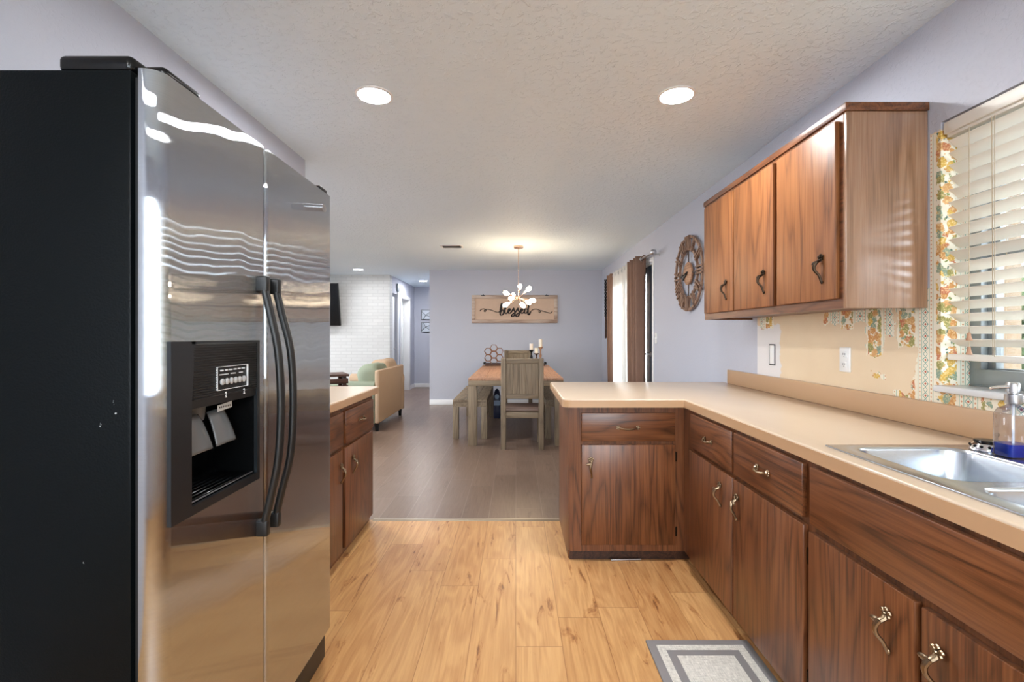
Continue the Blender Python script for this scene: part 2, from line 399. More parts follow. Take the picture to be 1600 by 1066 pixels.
# ------------------------------------------------------------------ mesh helpers
class MB:
    def __init__(s): s.b = bmesh.new()
    def _merge(s, t):
        me = bpy.data.meshes.new('tmp'); t.to_mesh(me); t.free(); s.b.from_mesh(me); bpy.data.meshes.remove(me)
        return s
    def box(s, x0, x1, y0, y1, z0, z1, bev=0.0, seg=2, mtx=None):
        t = bmesh.new(); bmesh.ops.create_cube(t, size=1)
        sx, sy, sz = abs(x1 - x0), abs(y1 - y0), abs(z1 - z0)
        for v in t.verts: v.co = Vector((v.co.x * sx + (x0 + x1) / 2, v.co.y * sy + (y0 + y1) / 2, v.co.z * sz + (z0 + z1) / 2))
        if bev: bmesh.ops.bevel(t, geom=list(t.edges), offset=min(bev, sx * .45, sy * .45, sz * .45), segments=seg, affect='EDGES', profile=0.5)
        if mtx: t.transform(mtx)
        return s._merge(t)
    def prism(s, pts, a0, a1, axis='z', bev=0.0, seg=2):
        """extrude a polygon; axis z: pts (x,y); axis x: pts (y,z); axis y: pts (x,z)"""
        t = bmesh.new()
        f = {'z': lambda p, a: (p[0], p[1], a), 'x': lambda p, a: (a, p[0], p[1]), 'y': lambda p, a: (p[0], a, p[1])}[axis]
        v0 = [t.verts.new(f(p, a0)) for p in pts]; v1 = [t.verts.new(f(p, a1)) for p in pts]
        k = len(pts)
        t.faces.new(v0); t.faces.new(v1)
        for i in range(k): t.faces.new((v0[i], v0[(i + 1) % k], v1[(i + 1) % k], v1[i]))
        bmesh.ops.recalc_face_normals(t, faces=t.faces)
        if bev: bmesh.ops.bevel(t, geom=list(t.edges), offset=bev, segments=seg, affect='EDGES', profile=0.5)
        return s._merge(t)
    def tube(s, pts, r, n=10, cap=True, flat=1.0):
        """tube through points; r number or list"""
        pts = [Vector(p) for p in pts]; k = len(pts)
        rs = r if isinstance(r, (list, tuple)) else [r] * k
        t = bmesh.new(); rings = []; up = None
        for i, p in enumerate(pts):
            d = (pts[min(i + 1, k - 1)] - pts[max(i - 1, 0)])
            d = d.normalized() if d.length > 1e-9 else Vector((0, 0, 1))
            if up is None:
                up = Vector((0, 0, 1)) if abs(d.z) < 0.9 else Vector((1, 0, 0))
            a = d.cross(up)
            if a.length < 1e-6: a = d.orthogonal()
            a.normalize(); bb = a.cross(d).normalized(); up = bb
            rings.append([t.verts.new(p + a * math.cos(2 * PI * j / n) * rs[i] + bb * math.sin(2 * PI * j / n) * rs[i] * flat) for j in range(n)])
        for i in range(k - 1):
            for j in range(n): t.faces.new((rings[i][j], rings[i][(j + 1) % n], rings[i + 1][(j + 1) % n], rings[i + 1][j]))
        if cap: t.faces.new(rings[0]); t.faces.new(rings[-1])
        bmesh.ops.recalc_face_normals(t, faces=t.faces)
        return s._merge(t)
    def lathe(s, prof, center=(0, 0, 0), n=24, mtx=None):
        """profile of (radius, height) turned about z"""
        t = bmesh.new(); rings = []
        for (r, h) in prof: rings.append([t.verts.new((max(r, 1e-5) * math.cos(2 * PI * j / n), max(r, 1e-5) * math.sin(2 * PI * j / n), h)) for j in range(n)])
        for i in range(len(prof) - 1):
            for j in range(n): t.faces.new((rings[i][j], rings[i][(j + 1) % n], rings[i + 1][(j + 1) % n], rings[i + 1][j]))
        if prof[0][0] > 1e-4: t.faces.new(rings[0])
        if prof[-1][0] > 1e-4: t.faces.new(rings[-1])
        bmesh.ops.recalc_face_normals(t, faces=t.faces)
        if mtx: t.transform(mtx)
        t.transform(Matrix.Translation(center))
        return s._merge(t)
    def cyl(s, p0, p1, r, n=20): return s.tube([p0, p1], r, n)
    def blob(s, c, rad, e=1.0, n=20, mtx=None, lump=0.0, seed=0):
        """superellipsoid: e=1 an ellipsoid, small e a rounded box"""
        t = bmesh.new(); rings = []
        def pw(v): return math.copysign(abs(v) ** e, v)
        h = n // 2
        for i in range(h + 1):
            a = -PI / 2 + PI * i / h; row = []
            for j in range(n):
                b = 2 * PI * j / n
                p = Vector((rad[0] * pw(math.cos(a)) * pw(math.cos(b)), rad[1] * pw(math.cos(a)) * pw(math.sin(b)), rad[2] * pw(math.sin(a))))
                if lump: p *= 1 + lump * mnoise.noise(p * 7 + Vector((seed, 0, 0)))
                row.append(t.verts.new(p))
            rings.append(row)
        for i in range(h):
            for j in range(n): t.faces.new((rings[i][j], rings[i][(j + 1) % n], rings[i + 1][(j + 1) % n], rings[i + 1][j]))
        bmesh.ops.remove_doubles(t, verts=t.verts, dist=1e-6)
        bmesh.ops.recalc_face_normals(t, faces=t.faces)
        if mtx: t.transform(mtx)
        t.transform(Matrix.Translation(c))
        return s._merge(t)
    def grid(s, fn, nu, nv):
        vs = [[s.b.verts.new(fn(i / nu, j / nv)) for j in range(nv + 1)] for i in range(nu + 1)]
        for i in range(nu):
            for j in range(nv): s.b.faces.new((vs[i][j], vs[i + 1][j], vs[i + 1][j + 1], vs[i][j + 1]))
        return s
    def xf(s, m): s.b.transform(m); return s

def root_loc(o):
    while o.parent: o = o.parent
    return Vector(o.location)
def obj(name, mb, mat, parent=None, smooth=None, world=True, label=None):
    """link the collected shape as ONE mesh object (geometry given in world coordinates unless world=False)"""
    if parent is not None and world: mb.b.transform(Matrix.Translation(-root_loc(parent)))
    me = bpy.data.meshes.new(name); mb.b.to_mesh(me); mb.b.free()
    me.materials.append(M[mat] if isinstance(mat, str) else mat)
    o = bpy.data.objects.new(name, me); COL.objects.link(o)
    if parent is not None: o.parent = parent
    if label: o['label'] = label
    me.shade_smooth() if smooth is None else None
    if smooth is None: me.set_sharp_from_angle(angle=math.radians(38))
    elif smooth: me.shade_smooth()
    return o
def thing(name, label, cat, loc=(0, 0, 0), group=None, rotz=0.0):
    o = bpy.data.objects.new(name, None); COL.objects.link(o); o.empty_display_size = 0.05
    o.location = loc; o.rotation_euler = (0, 0, rotz); o['label'] = label; o['category'] = cat
    if group: o['group'] = group
    return o
def tag(o, label, cat, group=None):
    o['label'] = label; o['category'] = cat
    if group: o['group'] = group
    return o
def center_origin(o, c):
    o.data.transform(Matrix.Translation(-Vector(c))); o.location = c; return o
def struct(name, mb, mat, parent=None, smooth=None):
    o = obj(name, mb, mat, parent, smooth)
    if parent is None: o['kind'] = 'structure'
    return o
def dup(root, loc, label, rotz=None, group=None):
    r = root.copy(); COL.objects.link(r); r.location = loc; r['label'] = label
    if rotz is not None: r.rotation_euler = (0, 0, rotz)
    if group: r['group'] = group
    for ch in list(root.children):
        c = ch.copy(); COL.objects.link(c); c.parent = r
        for g in list(ch.children):
            d = g.copy(); COL.objects.link(d); d.parent = c
    return r
def cut(o, *cutters):
    """cut box-like holes out of an object's mesh for good (cutters in the object's own coordinates)"""
    made = []
    for mb in cutters:
        me = bpy.data.meshes.new('cut'); mb.b.to_mesh(me); mb.b.free()
        c = bpy.data.objects.new('cut', me); COL.objects.link(c); c.matrix_world = Matrix.Translation(root_loc(o) if o.parent else o.location)
        md = o.modifiers.new('cut', 'BOOLEAN'); md.operation = 'DIFFERENCE'; md.solver = 'EXACT'; md.object = c; made.append(c)
    bpy.context.view_layer.update()
    dg = bpy.context.evaluated_depsgraph_get()
    me = bpy.data.meshes.new_from_object(o.evaluated_get(dg))
    o.modifiers.clear(); o.data = me
    for c in made: bpy.data.objects.remove(c, do_unlink=True)
    me.shade_smooth(); me.set_sharp_from_angle(angle=math.radians(38))
def solidify(o, t):
    md = o.modifiers.new('thickness', 'SOLIDIFY'); md.thickness = t; md.offset = 0
def catmull(pts, k=8):
    P = [Vector(p) for p in pts]; P = [P[0] * 2 - P[1]] + P + [P[-1] * 2 - P[-2]]; out = []
    for i in range(1, len(P) - 2):
        for j in range(k):
            t = j / k
            out.append(0.5 * ((2 * P[i]) + (P[i + 1] - P[i - 1]) * t + (2 * P[i - 1] - 5 * P[i] + 4 * P[i + 1] - P[i + 2]) * t * t + (3 * P[i] - P[i - 1] - 3 * P[i + 1] + P[i + 2]) * t ** 3))
    out.append(P[-2]); return out
def frame_mtx(o, side, up, out):
    m = Matrix((Vector(side), Vector(up), Vector(out))).transposed().to_4x4()
    return Matrix.Translation(o) @ m

# ------------------------------------------------------------------ room shell
struct('floor_kitchen', MB().box(XL, XR, YREAR, YK, -0.08, 0.0), 'floor_k', smooth=False)
struct('floor_dining', MB().box(XLIV, XR, YK, 12.2, -0.08, 0.0), 'floor_d', smooth=False)
struct('ceiling', MB().box(XLIV - 0.2, XR + 0.2, YREAR - 0.2, 12.2, CEIL, CEIL + 0.1), 'ceiling', smooth=False)
# right wall with the kitchen window and the patio door cut out
WY0, WY1, WZ0, WZ1 = 0.58, 1.778, 1.07, 2.062
PY0, PY1, PZ1 = 5.50, 7.46, 2.13
def wallx(x0, x1, ylo, yhi, holes):
    mb = MB(); y = ylo
    for (a, b, z0, z1) in sorted(holes):
        mb.box(x0, x1, y, a, 0, CEIL)
        if z0 > 0: mb.box(x0, x1, a, b, 0, z0)
        mb.box(x0, x1, a, b, z1, CEIL); y = b
    mb.box(x0, x1, y, yhi, 0, CEIL); return mb
struct('wall_right', wallx(XR, XR + 0.2, YREAR - 0.2, YB, [(WY0, WY1, WZ0, WZ1), (PY0, PY1, 0, PZ1)]), 'wall_right', smooth=False)
struct('wall_back', MB().box(-1.588, XR + 0.2, YB, YB + 0.12, 0, CEIL).box(-1.588, -1.468, YB + 0.12, 11.8, 0, CEIL), 'wall', smooth=False)
struct('wall_left', MB().box(XL - 0.12, XL, YREAR - 0.2, YK, 0, CEIL), 'wall', smooth=False)
mb = MB()
mb.box(XL, -0.9, YREAR - 0.2, YREAR, 0, CEIL).box(1.2, XR, YREAR - 0.2, YREAR, 0, CEIL).box(-0.9, 1.2, YREAR - 0.2, YREAR, 0, 0.85).box(-0.9, 1.2, YREAR - 0.2, YREAR, 2.25, CEIL)  # unseen opening added in the rear wall to let fill daylight in
struct('wall_rear', mb, 'wall', smooth=False)
struct('wall_living_side', wallx(XLIV - 0.2, XLIV, YK - 0.12, 9.5, [(4.2, 7.2, 0.5, 2.1)]), 'wall', smooth=False)
struct('wall_living_near', MB().box(XLIV, XL - 0.12, YK - 0.12, YK, 0, CEIL), 'wall', smooth=False)
struct('wall_brick', MB().box(XLIV, -2.5, 9.45, 9.65, 0, CEIL), 'brick', smooth=False)
# hallway wall with two door openings
mb = MB(); hx0, hx1 = -2.65, -2.5
for a, b, z0 in ((9.65, 9.66, 0), (9.66, 10.05, 2.14), (10.05, 10.36, 0), (10.36, 11.16, 2.10), (11.16, 11.8, 0)):
    mb.box(hx0, hx1, a, b, z0, CEIL)
struct('wall_hall', mb, 'wall', smooth=False)
struct('wall_hall_end', MB().box(-3.9, -1.468, 11.75, 11.87, 0, CEIL), 'wall', smooth=False)
struct('wall_room_beyond', MB().box(-3.9, -3.8, 9.65, 11.75, 0, CEIL), 'wall', smooth=False)
def base_board(name, x0, x1, y0, y1): struct(name, MB().box(x0, x1, y0, y1, 0, 0.095, 0.004), 'white_trim')
base_board('baseboard_back', -1.588, XR, YB - 0.014, YB)
base_board('baseboard_hall_end', -2.5, -1.60, 11.736, 11.75)
base_board('baseboard_hall', -2.5, -2.486, 11.24, 11.736)
base_board('baseboard_hall_middle', -2.5, -2.486, 10.11, 10.28)
base_board('baseboard_right', XR - 0.014, XR, 3.66, 5.45)
base_board('baseboard_right_far', XR - 0.014, XR, 7.56, YB - 0.014)
# floor transition strip
struct('trim_1', MB().prism([(YK - 0.022, 0.0), (YK - 0.012, 0.007), (YK + 0.012, 0.007), (YK + 0.022, 0.0)], -0.98, 0.30, 'x'), 'transition', smooth=False)
# door casings in the hall
def casing(name, y0, y1, ztop, w=0.07):
    mb = MB().box(-2.5, -2.482, y0 - w, y0, 0, ztop + w, 0.004).box(-2.5, -2.482, y1, y1 + w, 0, ztop + w, 0.004).box(-2.5, -2.482, y0, y1, ztop, ztop + w, 0.004)
    mb.box(-2.65, -2.5, y0, y0 + 0.015, 0, ztop).box(-2.65, -2.5, y1 - 0.015, y1, 0, ztop).box(-2.65, -2.5, y0 + 0.015, y1 - 0.015, ztop - 0.015, ztop)
    struct(name, mb, 'white_trim')
casing('trim_2', 10.36, 11.16, 2.10)
struct('trim_3', MB().box(-2.5, -2.482, 10.05, 10.12, 0, 2.2, 0.004), 'white_trim')
d2 = bpy.data.objects.new('door_2', None); COL.objects.link(d2); d2.location = (-2.62, 11.13, 0); d2['kind'] = 'structure'
obj('door_leaf', MB().box(-3.38, -2.62, 11.09, 11.13, 0.01, 2.07, 0.003), 'door_white', d2)
obj('door_knob', MB().blob((-2.70, 11.05, 0.97), (0.03, 0.04, 0.03)), 'iron', d2)
d3 = bpy.data.objects.new('door_3', None); COL.objects.link(d3); d3.location = (-2.58, 9.85, 0); d3['kind'] = 'structure'
mb = MB().box(-2.58, -2.545, 9.665, 10.0, 0.01, 2.08, 0.004)
for i in range(34): mb.box(-2.545, -2.537, 9.70, 9.84, 0.12 + i * 0.056, 0.155 + i * 0.056)
obj('door_leaf', mb, 'door_white', d3)
obj('door_knob', MB().blob((-2.53, 9.95, 1.0), (0.02, 0.02, 0.02)), 'silver', d3)

# ------------------------------------------------------------------ kitchen window
w1 = bpy.data.objects.new('window_1', None); COL.objects.link(w1); w1.location = (XR + 0.12, (WY0 + WY1) / 2, WZ0); w1['kind'] = 'structure'
def rect_frame(mb, x0, x1, y0, y1, z0, z1, t, bev=0.003):
    mb.box(x0, x1, y0, y0 + t, z0, z1, bev).box(x0, x1, y1 - t, y1, z0, z1, bev).box(x0, x1, y0 + t, y1 - t, z0, z0 + t, bev).box(x0, x1, y0 + t, y1 - t, z1 - t, z1, bev); return mb
mb = rect_frame(MB(), XR + 0.106, XR + 0.19, WY0, WY1, WZ0 + 0.004, WZ1, 0.045)
mb.box(XR + 0.104, XR + 0.118, WY0 + 0.02, WY1 - 0.02, WZ0 + 0.02, WZ0 + 0.075, 0.003)
obj('window_frame', mb, 'alu', w1)
mb = rect_frame(MB(), XR + 0.13, XR + 0.16, WY0 + 0.045, WY1 - 0.045, WZ0 + 0.05, 1.58, 0.03)
rect_frame(mb, XR + 0.145, XR + 0.175, WY0 + 0.045, WY1 - 0.045, 1.56, WZ1 - 0.045, 0.03)
obj('sash', mb, 'alu', w1)
obj('pane', MB().box(XR + 0.144, XR + 0.148, WY0 + 0.075, WY1 - 0.075, WZ0 + 0.08, 1.56).box(XR + 0.158, XR + 0.162, WY0 + 0.075, WY1 - 0.075, 1.59, WZ1 - 0.075), 'glass', w1)
struct('trim_4', MB().box(XR - 0.022, XR + 0.106, WY0 + 0.002, WY1 + 0.012, WZ0 - 0.012, WZ0 + 0.012, 0.006), 'marble')
# blind
bl = thing('window_blind', 'cream wooden venetian blind half raised in the kitchen window', 'blind', (XR + 0.045, 1.2, WZ1 - 0.003))
obj('headrail', MB().box(XR + 0.002, XR + 0.075, WY0 + 0.008, WY1 - 0.008, WZ1 - 0.050, WZ1 - 0.006, 0.003).box(XR + 0.012, XR + 0.065, WY0 + 0.012, WY1 - 0.012, WZ1 - 0.062, WZ1 - 0.050, 0.002), 'blind', bl)
ns, pitch = 17, 0.0458
for i in range(ns):
    z = WZ1 - 0.088 - i * pitch; a = math.radians(37 - 8 * max(0, i - 10) / 6)
    mt = Matrix.Translation((XR + 0.038, 1.2, z)) @ Matrix.Rotation(a, 4, 'Y')
    obj('slat', MB().box(-0.025, 0.025, WY0 + 0.012 - 1.2, WY1 - 0.012 - 1.2, -0.0014, 0.0014, mtx=mt), 'blind', bl)
zb = WZ1 - 0.088 - ns * pitch
obj('bottom_rail', MB().box(XR + 0.012, XR + 0.062, WY0 + 0.012, WY1 - 0.012, zb - 0.018, zb + 0.004, 0.004), 'blind', bl)
for yy in (1.60, 1.69, 0.9):
    mb = MB()
    if yy != 1.69: mb.cyl((XR + 0.012, yy, WZ1 - 0.06), (XR + 0.016, yy, zb), 0.0013, 6).cyl((XR + 0.064, yy, WZ1 - 0.06), (XR + 0.060, yy, zb), 0.0013, 6)
    mb.cyl((XR + 0.010, yy - 0.012, WZ1 - 0.06), (XR + 0.010, yy - 0.012, zb if yy != 1.69 else 1.27), 0.0013, 6)
    obj('cord', mb, 'cord', bl)
for zt in (1.262, 1.212):
    obj('tassel', MB().lathe([(0.003, 0.028), (0.005, 0.024), (0.0055, 0.015), (0.009, 0.004), (0.0095, 0.0)], (XR + 0.010, 1.678, zt - 0.012), 14), 'honey_z', bl)
obj('cord', MB().cyl((XR + 0.010, 1.678, 1.29), (XR + 0.010, 1.678, 1.222), 0.0013, 6), 'cord', bl)

# outside the window
struct('ground_outside', MB().box(XR + 0.2, 14, -8, 16, -0.25, -0.15), 'ground', smooth=False)
struct('ground_rear', MB().box(-14, XR + 0.2, -12, YREAR - 0.2, -0.25, -0.15), 'ground', smooth=False)
struct('ground_side', MB().box(-16, XLIV - 0.2, YREAR - 0.2, 14, -0.25, -0.15), 'ground', smooth=False)
struct('shade_eave', MB().box(XR + 0.2, XR + 1.9, -2.5, 4.6, 2.50, 2.60), 'outwall', smooth=False)  # eave added to cut the sky light reaching the kitchen window
po = tag(obj('porch_post', MB().box(2.62, 2.74, 2.58, 2.70, -0.15, 2.6, 0.005), 'tan_post'), 'tan square porch post seen through the kitchen window', 'post')
po = tag(obj('downspout', MB().box(3.10, 3.18, 3.28, 3.36, -0.15, 2.8, 0.01), 'white_plastic'), 'white downspout outside beyond the kitchen window', 'downspout')
po = tag(obj('screen', MB().box(3.4, 3.45, 3.72, 4.10, -0.15, 2.3, 0.005), 'grey_post'), 'dark grey outdoor panel seen through the window blind', 'screen')
po = tag(obj('fence_post', MB().box(3.5, 3.62, 2.62, 2.9, -0.15, 2.4, 0.005), 'grey_post'), 'grey fence post near the right edge of the window', 'post')
mb = MB()
for i in range(90): mb.blob((R.uniform(5.6, 6.4), R.uniform(1.0, 9.0), R.uniform(0.0, 1.75)), [R.uniform(0.2, 0.42)] * 3, 1.0, 10, lump=0.5, seed=i)
o = obj('hedge', mb, 'leaf'); tag(o, 'green hedge growing outside beyond the kitchen window', 'hedge')
o = tag(obj('garden_wall', MB().box(7.4, 7.6, -2, 10, -0.15, 2.3), 'outwall'), 'grey stucco garden wall far outside the window', 'wall')

# ------------------------------------------------------------------ patio door, curtains
d1 = bpy.data.objects.new('door_1', None); COL.objects.link(d1); d1.location = (XR + 0.06, (PY0 + PY1) / 2, 0); d1['kind'] = 'structure'
mb = MB(); t = 0.045
mb.box(XR - 0.014, XR, PY0 - t, PY0 + 0.003, 0, PZ1 + t, 0.003).box(XR - 0.014, XR, PY1 - 0.003, PY1 + t, 0, PZ1 + t, 0.003).box(XR - 0.014, XR, PY0, PY1, PZ1 - 0.003, PZ1 + t, 0.003)
mb.box(XR, XR + 0.19, PY0, PY0 + 0.03, 0, PZ1, 0.002).box(XR, XR + 0.19, PY1 - 0.03, PY1, 0, PZ1, 0.002).box(XR, XR + 0.19, PY0 + 0.03, PY1 - 0.03, PZ1 - 0.03, PZ1, 0.002)
obj('door_frame', mb, 'white_trim', d1)
ym = (PY0 + PY1) / 2
for a, b in ((PY0 + 0.033, ym - 0.002), (ym + 0.002, PY1 - 0.033)):
    mb = MB(); x0, x1 = XR + 0.002, XR + 0.045; sa, sb = (0.25, 0.10) if a < ym - 0.3 else (0.10, 0.12)
    mb.box(x0, x1, a, a + sa, 0.012, PZ1 - 0.033, 0.003).box(x0, x1, b - sb, b, 0.012, PZ1 - 0.033, 0.003).box(x0, x1, a + sa, b - sb, 0.012, 0.26, 0.003).box(x0, x1, a + sa, b - sb, PZ1 - 0.10, PZ1 - 0.033, 0.003)
    lf = obj('door_leaf', mb, 'navy', d1)
    obj('pane', MB().box(XR + 0.02, XR + 0.026, a + sa - 0.002, b - sb + 0.002, 0.258, PZ1 - 0.098), 'glass', lf)
    if a < ym - 0.3:
        obj('handle', MB().cyl((x0, a + 0.06, 1.05), (x0 - 0.045, a + 0.06, 1.05), 0.012).tube([(x0 - 0.045, a + 0.05, 1.05), (x0 - 0.047, a + 0.12, 1.052), (x0 - 0.043, a + 0.185, 1.05)], 0.010).lathe([(0.028, 0), (0.028, 0.008), (0.012, 0.012)], (x0, a + 0.06, 1.05), 16, Matrix.Rotation(-PI / 2, 4, 'Y')), 'silver', lf)

rod = thing('curtain_rod', 'silver curtain rod with ball finials above the patio door', 'curtain rod', (1.485, 6.35, 2.172))
obj('rod', MB().cyl((1.485, 5.18, 2.172), (1.485, 7.58, 2.172), 0.011), 'silver', rod)
for yy in (5.15, 7.61): obj('finial', MB().lathe([(0.010, -0.035), (0.017, -0.030), (0.012, -0.024), (0.026, -0.014), (0.033, 0.0), (0.026, 0.018), (0.006, 0.032)], (1.485, yy, 2.172), 18, Matrix.Rotation(PI / 2 if yy < 6 else -PI / 2, 4, 'X')), 'silver', rod)
for yy in (5.26, 7.52): obj('bracket', MB().cyl((XR, yy, 2.172), (1.485, yy, 2.160), 0.007).lathe([(0.022, 0), (0.022, 0.006)], (XR - 0.006, yy, 2.172), 16, Matrix.Rotation(PI / 2, 4, 'Y')), 'silver', rod)
def curtain(name, y0, y1, waves, amp, mat, label, ph=0.0, flare=0.0, lean=0.0):
    c = thing(name, label, 'curtain', (1.485, (y0 + y1) / 2, 0.03), 'curtains on the patio door rod')
    zt, zl = 2.215, 0.03
    def fn(u, v):
        ff = 1 + flare * (1 - v)
        yc = (y0 + y1) / 2; y = yc + (y0 - yc + (y1 - y0) * u) * ff + lean * (1 - v)
        x = 1.485 + amp * math.sin(2 * PI * waves * u + ph) * (0.75 + 0.25 * v) + 0.006 * math.sin(9 * u + 4 * v)
        return Vector((min(x, 1.553), y, zl + (zt - zl) * v))
    p = obj('panel', MB().grid(fn, int(waves * 20), 24), mat, c, smooth=True); solidify(p, 0.003)
    for k in range(int(waves * 2)):
        u = (k + 0.5 - ph / PI) / (waves * 2)
        if not 0.02 < u < 0.98: continue
        y = y0 + (y1 - y0) * u
        pts = [(1.485 + 0.024 * math.cos(q) * 0.0 + 0.0, y + 0.024 * math.cos(q), 2.172 + 0.024 * math.sin(q)) for q in [i * PI / 8 for i in range(17)]]
        s = 1 if math.cos(2 * PI * waves * u + ph) > 0 else -1
        pts = [(1.485 + (p[1] - y) * 0.9 * s, y + (p[1] - y) * 0.45, p[2]) for p in pts]
        obj('grommet', MB().tube(pts, 0.005, 6), 'silver', p)
    return c
curtain('drape', 7.20, 7.55, 3, 0.05, 'drape', 'brown drape bunched at the far end of the rod', 0.6)
curtain('sheer_curtain', 6.16, 7.20, 5, 0.032, 'sheer', 'white sheer curtain glowing over the patio door', 0.3)
curtain('drape', 5.60, 6.16, 4, 0.055, 'drape', 'brown drape bunched at the near end of the rod', 0.2, -0.05, 0.03)

# carved wall ornaments beside the curtain
def ornament(y, ztop, zbot, label, head):
    t = thing('wall_ornament', label, 'wall decor', (XR - 0.02, y, zbot), 'twisted wooden wall ornaments')
    zm = zbot + (ztop - zbot) * 0.38; L = ztop - zm
    mb = MB(); P1, P2 = [], []
    for i in range(61):
        q = i / 60; a = q * 2 * PI * 5.5
        P1.append((XR - 0.026 + 0.012 * math.cos(a), y + 0.020 * math.sin(a), zm + L * q)); P2.append((XR - 0.026 - 0.012 * math.cos(a), y - 0.020 * math.sin(a), zm + L * q))
    mb.tube(P1, 0.011, 8).tube(P2, 0.011, 8)
    obj('twisted_stem', mb, 'iron', t)
    obj('blade', MB().prism([(y - 0.012, zm + 0.02), (y + 0.012, zm + 0.02), (y + 0.038, zm - 0.06), (y + 0.045, zbot + 0.02), (y + 0.03, zbot), (y - 0.035, zbot + 0.01), (y - 0.03, zm - 0.08)], XR - 0.034, XR - 0.012, 'x', 0.003), 'dark_wood', t)
ornament(8.28, 2.24, 1.22, 'left twisted dark wall ornament with a flat blade in the dining corner', 0)
ornament(8.02, 1.86, 0.90, 'lower twisted dark wall ornament close beside the brown drape', 1)

sp = thing('light_switch', 'white light switch plate beside the patio door frame', 'switch', (XR, 5.38, 1.24))
obj('plate', MB().box(XR - 0.007, XR, 5.34, 5.42, 1.18, 1.30, 0.002), 'white_plastic', sp)
obj('toggle', MB().box(XR - 0.016, XR - 0.006, 5.368, 5.376, 1.228, 1.252, 0.002).box(XR - 0.016, XR - 0.006, 5.388, 5.396, 1.228, 1.252, 0.002), 'white_plastic', sp)

# ------------------------------------------------------------------ wall clock
ck = thing('wall_clock', 'round wooden roman numeral wall clock between patio door and wall cabinet', 'clock', (XR - 0.02, 4.31, 1.83))
def ring(rr, w, x0, x1):
    mb = MB(); n = 60
    P = [(rr, x0), (rr + w, x0), (rr + w, x1), (rr, x1)]
    vs = [[mb.b.verts.new((p[1], 4.31 + p[0] * math.cos(2 * PI * j / n), 1.83 + p[0] * math.sin(2 * PI * j / n))) for p in P] for j in range(n)]
    for j in range(n):
        for k in range(4): mb.b.faces.new((vs[j][k], vs[(j + 1) % n][k], vs[(j + 1) % n][(k + 1) % 4], vs[j][(k + 1) % 4]))
    bmesh.ops.recalc_face_normals(mb.b, faces=mb.b.faces); return mb
M['clock_wood'] = wood('clock_driftwood', 2, C(84, 60, 48), C(140, 108, 88), C(178, 146, 122), 0.6)
obj('outer_ring', ring(0.318, 0.022, XR - 0.034, XR - 0.016), 'clock_wood', ck)
obj('inner_ring', ring(0.208, 0.022, XR - 0.034, XR - 0.016), 'clock_wood', ck)
obj('dial_center', MB().lathe([(0.098, 0), (0.102, 0.004), (0.102, 0.016), (0.096, 0.020)], (XR - 0.018, 4.31, 1.83), 36, Matrix.Rotation(-PI / 2, 4, 'Y')), 'honey_y', ck)
for a in (0, PI / 2, PI, 1.5 * PI):
    mb = MB().box(-0.004, 0.004, 0.09, 0.215, -0.005, 0.005, mtx=Matrix.Translation((XR - 0.024, 4.31, 1.83)) @ Matrix.Rotation(a, 4, 'X'))
    obj('spoke', mb, 'dark_wood', ck)
nums = ['XII', 'I', 'II', 'III', 'IV', 'V', 'VI', 'VII', 'VIII', 'IX', 'X', 'XI']
for i, s in enumerate(nums):
    mb = MB(); ang = 2 * PI * i / 12; wd = {'I': 0.030, 'V': 0.060, 'X': 0.060}
    tot = sum(wd[c] for c in s); xx = -tot / 2
    for c in s:
        w_ = wd[c]; cx = xx + w_ / 2; xx += w_
        def bar(xa, xb):
            p0 = Vector((xa, -0.066)); p1 = Vector((xb, 0.066)); d = p1 - p0; L = d.length; tilt = math.atan2(d.x, d.y)
            mid = (p0 + p1) / 2
            # numeral plane: horizontal -> y (seen from the room: +y is left of it), vertical -> z
            mt = Matrix.Translation((0, -mid.x, mid.y)) @ Matrix.Rotation(tilt, 4, 'X')
            mb.box(-0.043, -0.018, -0.008, 0.008, -L / 2, L / 2, 0.002, 1, mtx=mt)
        if c == 'I': bar(cx, cx)
        elif c == 'V': bar(cx - 0.020, cx); bar(cx + 0.020, cx)
        else: bar(cx - 0.020, cx + 0.020); bar(cx + 0.020, cx - 0.020)
    if False: pass
    mb.xf(Matrix.Translation((0, 0, 0.274)))
    mb.xf(Matrix.Translation((XR, 4.31, 1.83)) @ Matrix.Rotation(ang, 4, 'X'))
    obj('numeral', mb, 'clock_wood', ck)
for (ang, L, w_) in ((math.radians(262), 0.165, 0.010), (math.radians(240), 0.110, 0.014)):
    mt = Matrix.Translation((XR - 0.044, 4.31, 1.83)) @ Matrix.Rotation(ang, 4, 'X')
    obj('hand', MB().prism([(-w_, 0), (-w_ * 0.4, L * 0.7), (-w_ * 1.3, L * 0.75), (0, L), (w_ * 1.3, L * 0.75), (w_ * 0.4, L * 0.7), (w_, 0), (0, -0.03)], -0.003, 0.003, 'x').xf(mt), 'iron', ck)

